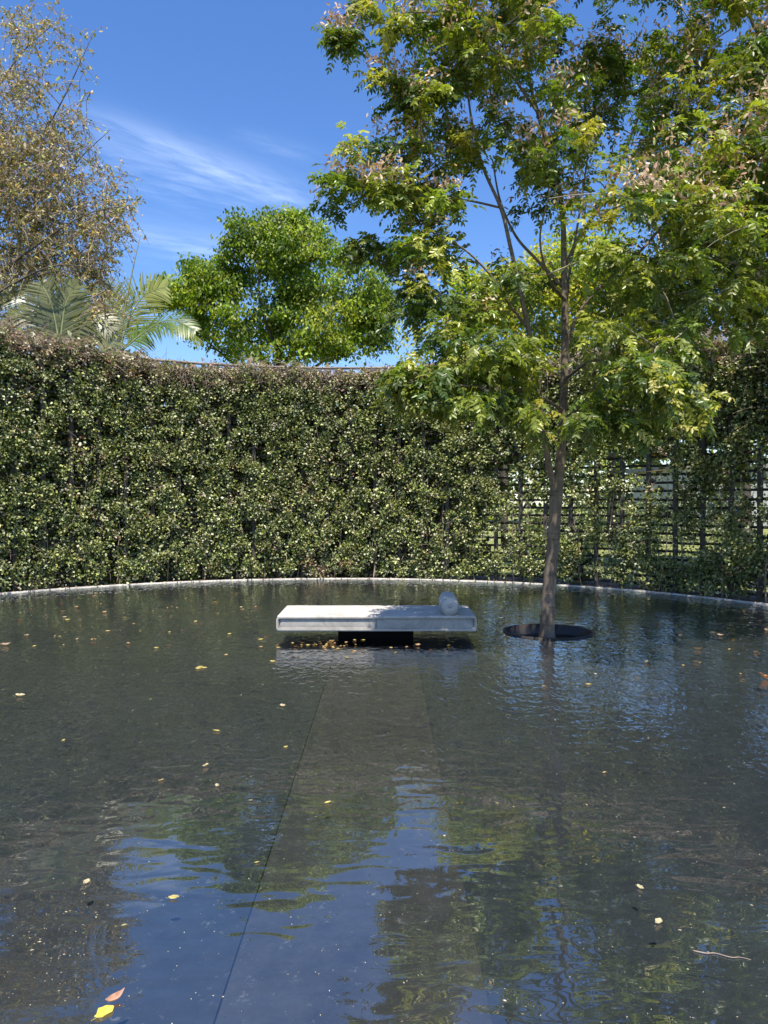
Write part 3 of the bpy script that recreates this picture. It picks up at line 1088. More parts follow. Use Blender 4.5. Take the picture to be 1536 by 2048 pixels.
GY = 20.0
back_tree('tree', 'bright green bushy tree with a rounded top rising behind the trellis', [
    (560, 490, 95, 55, GY, 1.3), (520, 455, 60, 30, GY, 1, 1.2), (600, 460, 55, 28, GY, 1), (620, 540, 90, 70, GY, 1.4), (400, 575, 80, 42, GY, 1.3), (350, 560, 34, 18, GY, .8, 1.3),
    (480, 600, 120, 70, GY, 1.6), (430, 550, 60, 26, GY, 1), (640, 640, 110, 70, GY, 1.6), (735, 560, 42, 40, GY, 1, 1), (740, 640, 50, 55, GY, 1.2), (410, 650, 70, 36, GY, 1.3, .7), (560, 690, 150, 36, GY, 1.6, .7), (700, 690, 80, 34, GY, 1.3, .8),
    (470, 440, 24, 18, GY, .5, 3), (545, 428, 22, 16, GY, .4, 3), (590, 436, 24, 16, GY, .5, 3), (330, 590, 40, 30, GY, .6, 1.6), (385, 530, 20, 12, GY, .4, 2), (760, 600, 30, 50, GY, .6, 1.4), (700, 520, 30, 22, GY, .6, 1.6), (450, 500, 30, 26, GY, .6, 1.5)],
    3000, 27, 0.100, np.array([(0.17, 0.25, 0.030), (0.24, 0.31, 0.036), (0.10, 0.165, 0.028), (0.36, 0.41, 0.06), (0.085, 0.13, 0.026)]), M_BRIGHT,
    [(560, 1085, GY, 12), (562, 900, GY, 10), (558, 720, GY, 7), (560, 600, GY, 4), (570, 500, GY, 2)],
    [[(558, 760, GY, 5), (500, 680, GY, 3.4), (420, 600, GY, 1.6)], [(560, 740, GY, 5), (620, 660, GY, 3), (700, 590, GY, 1.5)], [(560, 720, GY, 4), (520, 600, GY - .6, 2.4), (520, 480, GY - .6, 1.4)], [(562, 780, GY, 4.5), (650, 720, GY + .5, 3), (730, 660, GY + .6, 1.5)], [(562, 800, GY, 4), (470, 730, GY + .5, 3), (400, 670, GY + .6, 1.5)]],
    spread=.27, droop=.8, thin=.35)

YY = 17.5
back_tree('tree', 'yellow green tree seen through the gap left of the pool tree trunk, above the trellis', [
    (850, 680, 45, 40, YY, .8), (900, 650, 70, 50, YY, 1), (980, 600, 80, 55, YY, 1.1), (1050, 580, 80, 60, YY, 1.1), (860, 715, 60, 20, YY, .7), (1000, 680, 90, 40, YY, 1), (1130, 540, 80, 80, YY, 1), (1160, 660, 90, 60, YY, 1), (1240, 520, 70, 60, YY, 1), (940, 560, 50, 30, YY, .8)],
    950, 24, 0.10, np.array([(0.28, 0.34, 0.045), (0.40, 0.40, 0.06), (0.20, 0.28, 0.04), (0.50, 0.44, 0.07)]), M_BRIGHT,
    [(1010, 1100, YY, 9), (1005, 850, YY, 7), (1010, 700, YY, 4), (1020, 600, YY, 2)],
    [[(1008, 800, YY, 4), (940, 700, YY, 2.4), (880, 650, YY, 1.4)], [(1008, 760, YY, 4), (1090, 660, YY, 2.4), (1140, 580, YY, 1.2)]], spread=.34)

DY = 17.0
DG = np.array([(0.045, 0.072, 0.018), (0.065, 0.095, 0.022), (0.035, 0.058, 0.016), (0.10, 0.12, 0.03)])
back_tree('tree', 'dark dense tree at the right edge behind the trellis', [
    (1340, 520, 110, 80, DY, 1.5), (1470, 470, 120, 110, DY, 1.6), (1450, 610, 130, 60, DY, 1.5), (1320, 640, 100, 50, DY, 1.3), (1600, 520, 120, 130, DY, 1.6), (1580, 640, 90, 50, DY, 1.2)],
    900, 24, 0.115, DG, M_TREELEAF,
    [(1490, 1110, DY, 16), (1485, 850, DY, 13), (1480, 680, DY, 9), (1470, 520, DY, 4)],
    [[(1484, 780, DY, 8), (1400, 640, DY, 5), (1340, 540, DY, 2)], [(1484, 760, DY, 8), (1560, 620, DY, 5), (1620, 500, DY, 2)]], spread=.42)
MY = 19.0
back_tree('tree', 'mid green tree behind the pool tree, between the yellow green tree and the dark tree', [
    (1230, 650, 90, 50, MY, 1.4), (1200, 590, 70, 50, MY, 1.3), (1290, 600, 60, 50, MY, 1.2), (1120, 700, 90, 26, MY, 1.1), (1330, 700, 100, 24, MY, 1.2)],
    420, 24, 0.115, np.array([(0.075, 0.115, 0.022), (0.11, 0.15, 0.03), (0.15, 0.18, 0.035)]), M_TREELEAF,
    [(1225, 1090, MY, 11), (1222, 850, MY, 9), (1225, 650, MY, 3)],
    [[(1222, 780, MY, 5), (1160, 690, MY, 2)], [(1222, 760, MY, 5), (1300, 660, MY, 2)]], spread=.42)

# brown, half bare tree at the left edge
BY = 15.2
BR = np.array([(0.36, 0.30, 0.17), (0.46, 0.38, 0.20), (0.28, 0.22, 0.14), (0.34, 0.36, 0.09), (0.54, 0.38, 0.07), (0.18, 0.22, 0.06), (0.56, 0.50, 0.36), (0.26, 0.30, 0.08), (0.40, 0.40, 0.10)])
tree_keep = tree
tree = tag(empty('tree'), 'half bare tree with small brown and golden leaves overhanging the trellis at the left edge', 'tree')
G = Grower()
limb_from([(-190, 1110, BY, 24), (-185, 900, BY, 20), (-170, 700, BY, 17), (-150, 520, BY, 13), (-120, 350, BY, 9), (-100, 150, BY, 5), (-90, -60, BY, 2.5)], 'trunk', M_BARK_DARK, 5, 12)
for l in [[(-172, 720, BY, 9), (-60, 600, BY - .6, 6), (60, 500, BY - .8, 2.4), (170, 430, BY - .8, 1.2), (260, 410, BY - .8, .5)],
          [(-150, 520, BY, 8), (-40, 400, BY, 5), (60, 300, BY, 2.2), (120, 210, BY, 1.4), (190, 60, BY, .5)],
          [(-130, 400, BY, 6), (-40, 240, BY + .4, 2.6), (40, 110, BY + .4, 1.4), (130, 30, BY + .4, .5)],
          [(-160, 620, BY, 8), (-40, 540, BY + .6, 3), (60, 470, BY + .7, 2), (150, 330, BY + .7, 1.2), (220, 260, BY + .6, .5)],
          [(-172, 740, BY, 7), (-80, 640, BY - 1, 3), (40, 560, BY - 1.2, 2.2), (120, 530, BY - 1.2, 1.4), (200, 540, BY - 1.2, .6)],
          [(-180, 760, BY, 6), (-100, 700, BY, 4), (0, 600, BY, 2.6), (90, 580, BY, 1.5)],
          [(-120, 380, BY, 6), (-220, 250, BY, 4), (-330, 120, BY, 2)]]:
    limb_from(l, 'limb', M_BARK_DARK, 5, 7)
bbl = [(20, 330, 120, 110, BY, 1.4), (90, 420, 110, 90, BY, 1.3), (200, 450, 70, 50, BY, .9, .7), (60, 520, 120, 60, BY, 1.3), (180, 540, 55, 60, BY, .8, .9), (200, 610, 32, 40, BY - .6, .5, 1.2),
       (20, 180, 90, 70, BY, 1.2, .55), (110, 290, 80, 60, BY, 1, .5), (150, 200, 60, 60, BY, .8, .16), (60, 60, 80, 60, BY, 1, .35), (150, 90, 50, 50, BY, .6, .10), (260, 420, 50, 26, BY, .5, .35),
       (-120, 300, 120, 200, BY, 1.8), (-140, 80, 120, 120, BY, 1.6, .6), (-60, 560, 120, 60, BY, 1.4), (-300, 350, 120, 200, BY, 1.5, .5), (200, 360, 50, 50, BY, .6, .3)]
NB = 2300
T = blob_points(bbl, NB, .45)
lines = G.grow(T, .22)
# extra fine weeping twiglets, each with small leaves along it
P_, D_ = [], []
for k in range(NB):
    for q in range(3):
        d = np.array((random.gauss(.15, .8), random.gauss(0, .6), random.gauss(.0, .55)))
        d /= np.linalg.norm(d)
        ln = random.uniform(.22, .6)
        pts = np.array([T[k] + d * ln * t + np.array((0, 0, -1)) * ln * .45 * t * t for t in (0, .33, .66, 1)])
        lines.append((pts, np.array((.0060, .0050, .0038, .0024))))
        m = 8
        tt = rng.uniform(.1, 1, m)[:, None]
        P_.append(T[k] + d * ln * tt + np.array((0, 0, -1)) * ln * .45 * tt * tt + rng.normal(0, .02, (m, 3)))
V, Fq = tubes(lines, 3, cap=False)
tag(link('twigs', mesh_np('twigs', V, Fq, M_TWIG), tree), kind='stuff')
P = np.concatenate(P_)
n = len(P)
D = unit(rng.normal(0, .6, (n, 3)) + np.array((0, 0, -.6)))
C = pick(BR, n, .25)
L = rng.uniform(.04, .085, n)
L[rng.random(n) < .03] *= 1.8
V, Fc, Cv = leaves(P, D, rand_dirs(n), L, L * .5, C, LEAF6)
tag(link('crown', mesh_np('crown', V, [Fc], M_DRY, Cv), tree), kind='stuff')
tree = tree_keep

# ---- palms behind the trellis
def frond_curve(px_pts, Y):
    return smooth_line([W(p[0], p[1], Y + (p[2] if len(p) > 2 else 0)) for p in px_pts], 8)


M_PALM = leaf_mat('palm_leaf', 0.35, 0.5, 0.40, (1.5, 1.5, .7))
M_STALK = plain('palm_stalk', (0.20, 0.22, 0.09), (0.32, 0.33, 0.15), 4, rough=.5, bstr=0)


def make_frond(parent, pts, Y, LL, col, plane_n, droop, n=46, w=0.03, vee=0.35, r0=0.02, skip=0.12):
    S = frond_curve(pts, Y)
    V1, F1 = tubes([(S, np.linspace(r0, 0.004, len(S)))], 6)
    st = link('frond', mesh_np('frond', V1, F1, M_STALK, smooth=True), parent)
    t = np.linspace(skip, 1, n)
    pos = np.stack([np.interp(t, np.linspace(0, 1, len(S)), S[:, k]) for k in range(3)], -1)
    tg = unit(np.gradient(pos, axis=0))
    pn = np.array(plane_n, float)
    sd = unit(np.cross(np.broadcast_to(pn, tg.shape), tg))
    Ls = LL * np.sin(np.clip(t * .9 + .16, 0, 1) * math.pi) ** .55
    Vs, Fs, Cs = [], [], []
    tm = (np.array([(0, .35, 0), (.33, .5, 0), (.7, .34, 0), (1, 0, 0), (.7, -.34, 0), (.33, -.5, 0), (0, -.35, 0)]), None)
    o_ = 0
    for s in (1, -1):
        for i in range(n):
            d = unit(sd[i] * s * 1.0 + tg[i] * (.45 + .5 * t[i]) + pn * vee + rng.normal(0, .05, 3))
            wd = unit(tg[i] - d * np.dot(tg[i], d))
            u_ = np.array((0, .33, .7, 1.0))
            ctr = pos[i] + d[None] * (u_ * Ls[i])[:, None] + np.array((0, 0, -1.0)) * (u_[:, None] ** 2) * Ls[i] * droop
            hw = np.array((.6, 1, .75, .05))[:, None] * w / 2
            q = np.concatenate([ctr - wd * hw, ctr + wd * hw])
            Vs.append(q)
            Fs.append(np.array([(0, 1, 5, 4), (1, 2, 6, 5), (2, 3, 7, 6)]) + o_)
            o_ += 8
            c = np.array(col) * rng.uniform(.75, 1.25)
            Cs.append(np.repeat(c[None], 8, 0))
    lf = link('leaflets', mesh_np('leaflets', np.concatenate(Vs), [np.concatenate(Fs)], M_PALM, np.concatenate(Cs)), st)
    tag(lf, kind='stuff')


PY = 17.6
palm = tag(empty('palm_tree'), 'palm with bright feathery fronds and a straight spear, left of the bright green tree', 'palm tree')
pl = [W(242, 1095, PY), W(243, 850, PY), W(243, 700, PY)]
V, Fq = tubes([(smooth_line(pl, 5), np.linspace(.13, .09, 11))], 12)
link('trunk', mesh_np('trunk', V, Fq, M_BARK_PALE, smooth=True), palm)
S = frond_curve([(238, 690), (258, 575), (282, 465)], PY - .2)
V, Fq = tubes([(S, np.linspace(.03, .006, len(S)))], 6)
link('spear', mesh_np('spear', V, Fq, M_STALK, smooth=True), palm)
make_frond(palm, [(240, 700), (258, 640), (290, 590), (345, 570)], PY, .85, (0.30, 0.33, 0.12), (.1, -.9, .35), .15, 46, .034, .1)
make_frond(palm, [(243, 702), (285, 668), (340, 640, -.3), (405, 668, -.5)], PY - .3, .72, (0.12, 0.19, 0.04), (0, -.75, .65), .35, 46, .034, .15)
make_frond(palm, [(243, 700), (300, 650), (360, 655, .3), (415, 690, .5)], PY + .3, .7, (0.22, 0.26, 0.07), (0, -.4, .9), .5, 40, .034, .1)
make_frond(palm, [(240, 700), (236, 640), (215, 590), (180, 560, .3)], PY + .3, .8, (0.20, 0.22, 0.09), (.3, -.9, .3), .2, 42, .034)
make_frond(palm, [(238, 700), (205, 650), (160, 630), (110, 650, .3)], PY, .75, (0.20, 0.21, 0.09), (0, -.8, .6), .35, 42, .034)
PY2 = 14.3
palm2 = tag(empty('palm_tree'), 'palm with dull grey green fronds under the half bare brown tree at left', 'palm tree')
V, Fq = tubes([(smooth_line([W(118, 1110, PY2), W(120, 850, PY2), W(120, 700, PY2)], 5), np.linspace(.14, .1, 11))], 12)
link('trunk', mesh_np('trunk', V, Fq, M_BARK_PALE, smooth=True), palm2)
dull = (0.17, 0.185, 0.085)
for (pts, pn, dr) in [([(120, 700), (112, 650), (100, 600), (75, 555)], (.2, -.9, .2), .1),
                      ([(120, 700), (125, 645), (135, 600), (165, 560)], (-.1, -.9, .3), .1),
                      ([(120, 700), (90, 655), (50, 630), (0, 640)], (0, -.8, .5), .35),
                      ([(120, 700), (150, 655), (185, 640), (235, 668)], (0, -.8, .5), .3),
                      ([(120, 702), (100, 640, .3), (40, 590, .3), (-30, 600, .3)], (0, -.8, .5), .3),
                      ([(120, 702), (160, 670, 0), (200, 668, 0), (245, 700, 0)], (0, -.6, .8), .3),
                      ([(120, 702), (80, 680, 0), (30, 670, 0), (-30, 700, 0)], (0, -.6, .8), .3)]:
    make_frond(palm2, pts, PY2, .68, np.array(dull) * random.uniform(.8, 1.2), pn, dr, 40, .036, .1)

# ------------------------------------------------------------------ beyond the garden: pale building, blue bin, distant trees
bx0, bx1, by0, by1 = 17.5, 30.0, 46.0, 54.0
bld = tag(empty('building', ((bx0 + bx1) / 2, by0, 0)), 'low pale building far beyond the trellis, seen through its gaps at right', 'building')


def child_box(name, x0, x1, y0, y1, z0, z1, mat, parent, bev=0.0):
    m = bm_mesh(name, box_bm(x0, x1, y0, y1, z0, z1, bev, 1), mat)
    o = link(name, m, parent)
    o.location = -Vector(parent.location)
    return o


child_box('wall', bx0, bx1, by0, by1, -.03, 3.6, M_WALLPALE, bld)
child_box('roof', bx0 - .4, bx1 + .4, by0 - .4, by1 + .4, 3.6, 3.85, M_ROOF, bld)
for i in range(3):
    x = bx0 + 2.2 + i * 4.6
    wn = child_box('window', x, x + 1.5, by0 - .05, by0 - .002, 1.0, 2.3, M_GLASS, bld)
    fm = child_box('sill', x - .1, x + 1.6, by0 - .14, by0 - .003, .88, .98, M_PLATFORM, bld)
binx = (1478 - 768) / F * 42
bin_ = tag(empty('bin', (binx, 42, -.03)), 'tall blue bin on the lawn before the pale building, seen through the trellis', 'bin')
bm = box_bm(-.3, .3, -.3, .3, .06, 1.3, .03, 2)
for v in bm.verts:
    k = .82 + .18 * (v.co.z / 1.3)
    v.co.x *= k
    v.co.y *= k
link('body', bm_mesh('body', bm, M_BLUE), bin_)
link('lid', bm_mesh('lid', box_bm(-.33, .33, -.34, .34, 1.3, 1.38, .02, 2), M_BLUE), bin_)
for s in (-1, 1):
    c = bmesh.new()
    bmesh.ops.create_cone(c, cap_ends=True, segments=16, radius1=.1, radius2=.1, depth=.05, matrix=Matrix.Translation((s * .26, .26, .1)) @ Matrix.Rotation(math.pi / 2, 4, 'Y'))
    link('wheel', bm_mesh('wheel', c, M_BLACK), bin_)

# far wood as one mass
n = 34000
a = rng.uniform(-70, 70, n)
base_r = 62 + 6 * rng.random(n)
hh = 6.5 + 4.0 * vnoise(np.c_[a * .1, a * 0, a * 0], 2.2) + 2.6 * np.clip((a - 5) / 15, 0, 1)
z = hh * rng.random(n) ** .7
P = np.c_[base_r * np.sin(np.radians(a)), base_r * np.cos(np.radians(a)), z]
V, Fc, Cv = leaves(P, rand_dirs(n), unit(rand_dirs(n) + np.array((0, -.6, .8))), rng.uniform(.4, .9, n), rng.uniform(.3, .6, n), pick(np.vstack([DG, TG]), n, .3), LEAF4)
tag(link('distant_wood', mesh_np('distant_wood', V, [Fc], M_TREELEAF, Cv)), 'green wood beyond the lawn', None, None, 'stuff')

# low shrubs on the lawn just beyond the trellis
shr = [(8.0, 27.0, 1.7), (12.5, 31.0, 2.1), (5.2, 24.0, 1.2), (-6.2, 17.6, 1.7), (-3.0, 18.2, 1.9), (-.4, 17.4, 1.5), (-9.2, 15.4, 1.8)]
slab = ['shrub out on the lawn, seen through the trellis just right of the pool tree trunk', 'largest shrub on the far lawn, seen through the trellis at right before the pale building', 'small shrub on the lawn, seen through the trellis close right of the trunk', 'rounded shrub beyond the trellis below the palm with bright fronds', 'rounded shrub beyond the trellis left of the bright green tree trunk', 'rounded shrub beyond the trellis right of the bright green tree trunk',
        'rounded shrub beyond the trellis at the foot of the half bare brown tree']
for (x, y, r), lb in zip(shr, slab):
    s = tag(empty('shrub', (x, y, -.03)), lb, 'shrub', 'shrubs beyond the trellis')
    n = 5200
    d = rand_dirs(n, -.1, 1)
    lump = .75 + .4 * vnoise(d * 2 + x, 1.7)
    P = d * (r * lump * rng.random(n) ** .25)[:, None] * np.array((1.1, 1.0, .95)) + np.array((0, 0, .15))
    V, Fc, Cv = leaves(P, unit(d + rng.normal(0, .6, (n, 3))), unit(d + rng.normal(0, .6, (n, 3))), rng.uniform(.07, .13, n), rng.uniform(.05, .08, n), pick(np.vstack([DG, GREENS]), n, .3), LEAF4)
    tag(link('foliage', mesh_np('foliage', V, [Fc], M_LEAF, Cv), s), kind='stuff')
    ln = []
    for k in range(9):
        dd = rand_dirs(1, .4, 1)[0]
        ln.append(([np.zeros(3), dd * r * .4, dd * r * .8], [.03, .02, .008]))
    V, Fq = tubes(ln, 5)
    link('stem', mesh_np('stem', V, Fq, M_BARK_DARK), s)

# ------------------------------------------------------------------ daybed
BX0, BX1 = -1.15, 0.99
BYF, BYB = 8.20, 9.08
ZB, ZT = 0.10, 0.262
bed = tag(empty('daybed', ((BX0 + BX1) / 2, (BYF + BYB) / 2, 0)), 'long low pale grey upholstered daybed floating above the pool on a black plinth', 'daybed')


def bed_part(name, me):
    o = link(name, me, bed)
    o.location = -Vector(bed.location)
    return o


def rounded_slab(x0, x1, y0, y1, z0, z1, bev, cr=0.05, dome=0.004):
    bm = box_bm(x0, x1, y0, y1, z0, z1)
    ve = [e for e in bm.edges if abs(e.verts[0].co.z - e.verts[1].co.z) > .01]
    bmesh.ops.bevel(bm, geom=ve, offset=cr, segments=5, profile=.5, affect='EDGES')
    he = [e for e in bm.edges if abs(e.verts[0].co.z - e.verts[1].co.z) < 1e-5 and len(e.link_faces) == 2 and any(abs(f.normal.z) > .9 for f in e.link_faces)]
    bmesh.ops.bevel(bm, geom=he, offset=bev, segments=3, profile=.5, affect='EDGES')
    return bm


bm = rounded_slab(BX0 + .012, BX1 - .012, BYF + .012, BYB - .01, ZB + .022, ZT - .002, .016)
bed_part('mattress', bm_mesh('mattress', bm, M_FABRIC2, True))
bm = rounded_slab(BX0 + .004, BX1 - .004, BYF + .004, BYB, ZT - .026, ZT, .010, .03)
bmesh.ops.subdivide_edges(bm, edges=[e for e in bm.edges if e.calc_length() > .5], cuts=16, use_grid_fill=True)
for v in bm.verts:
    if v.co.z > ZT - .004:
        v.co.z += .006 * (vnoise(np.array([(v.co.x, v.co.y, 0)]), 3)[0] - .4)
bed_part('top_cover', bm_mesh('top_cover', bm, M_FABRICW, False))
bm = rounded_slab(BX0, BX1, BYF, BYB + .004, ZB, ZB + .024, .006, .03)
bed_part('platform', bm_mesh('platform', bm, M_PLATFORM, False))


def rr_loop(x0, x1, z0, z1, r, y, n=6):
    pts = []
    for (cx_, cz_, a0) in ((x1 - r, z1 - r, 0), (x0 + r, z1 - r, 90), (x0 + r, z0 + r, 180), (x1 - r, z0 + r, 270)):
        for i in range(n + 1):
            a = math.radians(a0 + 90 * i / n)
            pts.append((cx_ + r * math.cos(a), y, cz_ + r * math.sin(a)))
    return pts


def frame_ring(x0, x1, z0, z1, r, wd, y0, y1):
    o_ = rr_loop(x0, x1, z0, z1, r, 0)
    i_ = rr_loop(x0 + wd, x1 - wd, z0 + wd, z1 - wd, max(r - wd * .35, .008), 0)
    bm = bmesh.new()
    m = len(o_)
    R = []
    for (lst, y) in ((o_, y1), (o_, y0), (i_, y0), (i_, y1)):
        R.append([bm.verts.new((p[0], y, p[2])) for p in lst])
    for k in range(4):
        for i in range(m):
            j = (i + 1) % m
            bm.faces.new((R[k][i], R[k][j], R[(k + 1) % 4][j], R[(k + 1) % 4][i]))
    return bm


bed_part('front_border', bm_mesh('front_border', frame_ring(BX0, BX1, ZB + .012, ZT - .006, .030, .016, BYF - .006, BYF + .02), M_FABRICW, False))
loop = np.array(rr_loop(BX0 + .021, BX1 - .021, ZB + .033, ZT - .027, .027, BYF + .006))
loop = np.vstack([loop, loop[:1]])
V, Fq = tubes([(loop, .0045)], 6, cap=False)
bed_part('piping', mesh_np('piping', V, Fq, M_FABRIC2, smooth=True))
V, Fq = tubes([(np.array([(-.085, BYF + .011, ZB + .03), (-.085, BYF + .011, ZT - .03)]), .0035)], 6)
bed_part('seam', mesh_np('seam', V, Fq, M_STEEL, smooth=True))
bed_part('plinth', bm_mesh('plinth', box_bm(-.50, .32, 8.36, 8.95, -.09, ZB - .001, .004, 1), M_BLACK))

# bolster lying across the right end
bol = tag(empty('bolster', (.715, 8.52, ZT + .10)), 'round pale grey bolster cushion lying across the right end of the daybed', 'cushion')
prof = [(0.006, 0), (0.004, .018), (0.0, .03), (.002, .055), (.010, .078), (.03, .094), (.06, .1), (.20, .103), (.40, .103), (.54, .1), (.57, .094), (.59, .078), (.60, .055), (.60, .03), (.60, 0)]
ns = 32
V = []
for (y, r) in prof:
    for k in range(ns):
        a = 2 * math.pi * k / ns
        rr = r * (1 + .012 * math.sin(a * 3 + y * 9))
        V.append((rr * math.cos(a), y - .3, rr * math.sin(a)))
m = len(prof)
Q = [[(i * ns + k, i * ns + (k + 1) % ns, (i + 1) * ns + (k + 1) % ns, (i + 1) * ns + k) for k in range(ns)] for i in range(m - 1)]
cu = link('cushion', mesh_np('cushion', np.array(V), [np.array(Q).reshape(-1, 4)], M_FABRIC, smooth=True), bol)
btn = bmesh.new()
bmesh.ops.create_uvsphere(btn, u_segments=16, v_segments=8, radius=.017)
for v in btn.verts:
    v.co = Vector((v.co.x, v.co.y * .45 - .302, v.co.z))
link('button', bm_mesh('button', btn, M_FABRIC2, True), bol)
for yy in (-.272, .272):
    a = np.linspace(0, 2 * math.pi, 33)
    V, Fq = tubes([(np.c_[.096 * np.cos(a), np.full(33, yy), .096 * np.sin(a)], .004)], 6, cap=False)
    link('piping', mesh_np('piping', V, Fq, M_FABRIC2, smooth=True), bol)
bol.rotation_euler = (0, 0, math.radians(-2))

# ------------------------------------------------------------------ steel collar round the tree
col_ = link('tree_collar', annulus('tree_collar', [(RING_R, -.3), (RING_R, .017), (RING_R - .012, .017), (RING_R - .012, -.3)], M_STEEL, 96, center=RING_C))
tag(col_, 'round dark steel collar holding the pool water off the tree trunk', 'tree surround')
well = link('soil', annulus('soil', [(RING_R - .013, -.22), (.25, -.20), (.02, -.17)], M_SOIL, 48, center=RING_C, closed=False), col_)

# ------------------------------------------------------------------ things floating on the water
def floating_leaf_mesh(name, colr, L=.045, wd=.03, curl=.25):
    nu, nv = 7, 5
    V, Q = [], []
    for i in range(nu):
        t = i / (nu - 1)
        hw = wd / 2 * math.sin(math.pi * min(1, t * .93 + .05)) ** .75 * random.uniform(.82, 1.12)
        side_ = random.uniform(-.10, .10) * wd
        for j in range(nv):
            s = j / (nv - 1) * 2 - 1
            V.append(((t - .5) * L, s * hw * (1 - .15 * curl) + side_, abs(s + .25) * hw * curl + .0015 + (t - .5) ** 2 * L * curl))
    for i in range(nu - 1):
        for j in range(nv - 1):
            a = i * nv + j
            Q.append((a, a + nv, a + nv + 1, a + 1))
    V = np.array(V)
    c = np.tile(np.array(colr), (len(V), 1))
    c *= (1 + .9 * (vnoise(V * 110 + L * 900, 1) - .5))[:, None]
    st, sf = tubes([(np.array([(-.5 * L, 0, .002), (-.78 * L, .03 * L, .004)]), .0009)], 4)
    V2 = np.concatenate([V, st])
    c2 = np.concatenate([c, np.tile(np.array(colr) * .7, (len(st), 1))])
    return mesh_np(name, V2, [np.array(Q), sf[0] + len(V)], M_DRY, c2, smooth=True)


FL = [floating_leaf_mesh('floating_leaf', c, l, w_, k) for (c, l, w_, k) in
      [((.50, .41, .13), .045, .028, .5), ((.44, .32, .13), .038, .025, .7), ((.52, .44, .26), .05, .026, .8), ((.40, .25, .12), .045, .03, .9), ((.50, .44, .15), .03, .02, .4), ((.38, .27, .17), .06, .03, 1.0)]]


def put_leaf(x, y, var=None, s=1.0, label=None, group=None):
    if (x - CX) ** 2 + (y - CY) ** 2 > (PR - .05) ** 2:
        return
    if math.hypot(x - RING_C[0], y - RING_C[1]) < RING_R + .05:
        return
    o = link('floating_leaf', FL[random.randrange(6) if var is None else var])
    o.location = (x, y, .0015)
    o.rotation_euler = (random.uniform(-.05, .05), random.uniform(-.05, .05), random.uniform(0, 6.28))
    s *= random.uniform(.8, 1.2)
    o.scale = (s, s, s)
    tag(o, label or 'small fallen leaf floating alone on the dark open water of the pool', 'leaf', group or 'fallen leaves floating on the pool')
    return o


spots = [(38, 1395, 2, 1.6), (431, 1465, 0, 1.0), (565, 1415, 2, 1.0), (571, 1497, 0, .9), (433, 1576, 2, 1.0), (655, 1610, 0, .8), (320, 1565, 1, .8), (410, 1536, 2, .9),
         (345, 1802, 0, .8), (245, 1857, 4, .8), (170, 1772, 2, .7), (512, 1730, 4, .6), (1088, 1375, 1, 1.1), (1178, 1371, 0, 1.2), (1192, 1351, 2, 1.1), (1210, 1549, 1, .7),
         (995, 1610, 4, .6), (1028, 1617, 4, .5), (1175, 1614, 1, .5), (1483, 1350, 1, 1.0), (1486, 1361, 1, .9), (1320, 1853, 2, .9), (1283, 1782, 2, .6), (125, 1483, 4, .8),
         (452, 1312, 1, 1.0), (545, 1325, 0, 1.2), (300, 1400, 4, .6), (500, 1605, 2, .5), (1368, 1333, 1, .9), (1275, 1357, 2, .7)]
spot_labels = [
    'curled tan leaf floating alone near the far left edge of the pool', 'yellow leaf on open water left of the walkway, first below the small leaf raft',
    'pale leaf just left of the walkway joint, nearest to the daybed', 'small yellow leaf just left of the walkway joint, below a pale leaf',
    'pale leaf lowest in the column of leaves left of the walkway', 'small yellow leaf floating over the walkway slabs',
    'small orange leaf at the upper end of the left blue sky reflection', 'narrow pale leaf left of the walkway, middle of the column below the leaf raft',
    'round yellow leaf floating in the blue sky reflection at lower left', 'tiny yellow leaf below and left of the round yellow leaf at lower left',
    'small pale leaf above the scattered specks at lower left', 'tiny yellow leaf beside the walkway joint at lower left',
    'orange leaf floating beside the reflection of the tree trunk', 'yellow leaf floating below the right end of the tree collar',
    'pale leaf just above the yellow leaf below the tree collar', 'small orange leaf alone to the right of the trunk reflection in mid pool',
    'left one of two tiny yellow leaves floating right of the walkway', 'right one of two tiny yellow leaves floating right of the walkway',
    'tiny orange leaf right of the pair of tiny yellow leaves', 'upper one of two small orange leaves beside the large brown leaf at right',
    'lower one of two small orange leaves beside the large brown leaf at right', 'pale leaf floating up and left of the thin twig at lower right',
    'small pale leaf farther out than the pale leaf above the twig, at lower right', 'tiny yellow leaf near the left edge, below the curled tan leaf',
    'orange leaf floating just beyond the small leaf raft', 'yellow leaf beside the left end of the daybed reflection',
    'tiny yellow leaf between the small leaf raft and the left edge', 'tiny pale leaf between the leaf column and the walkway joint',
    'small orange leaf between the tree collar and the large brown leaf', 'small pale leaf right of the yellow leaf below the tree collar']
for (px, py, v, s), lb in zip(spots, spot_labels):
    x, y = on_water(px, py)
    put_leaf(x, y, v, s, lb, 'single leaves floating on the open pool')
x, y = on_water(405, 1337)
for q in range(3):
    put_leaf(x + random.uniform(-.03, .03), y + random.uniform(-.05, .05), 0, 1.1, 'yellow leaf in the small raft of leaves on the open water left of the daybed', 'small raft of yellow leaves')
# drift along the far left and far right water
for i in range(96):
    px = random.uniform(0, 560) if i < 64 else random.uniform(1230, 1536)
    py = random.uniform(1180, 1300) if i < 64 else random.uniform(1205, 1330)
    x, y = on_water(px, py)
    lb = 'small leaf drifting with others on the far left water near the rim' if i < 64 else 'small leaf drifting with others on the shaded right water beyond the tree collar'
    put_leaf(x, y, None, random.uniform(.8, 1.5), lb, 'leaves drifting at far left' if i < 64 else 'leaves drifting at far right')
# raft of orange leaves in front of the daybed
for i in range(46):
    if i < 30:
        px, py = random.gauss(655, 32), random.gauss(1291, 5)
    else:
        px, py = random.uniform(595, 930), random.gauss(1300, 7)
    py = max(py, 1279)
    x, y = on_water(px, py)
    put_leaf(x, y, random.choice((0, 1, 1, 3, 3)), random.uniform(.8, 1.25), 'orange leaf gathered in the water just in front of the daybed', 'orange leaves before the daybed')
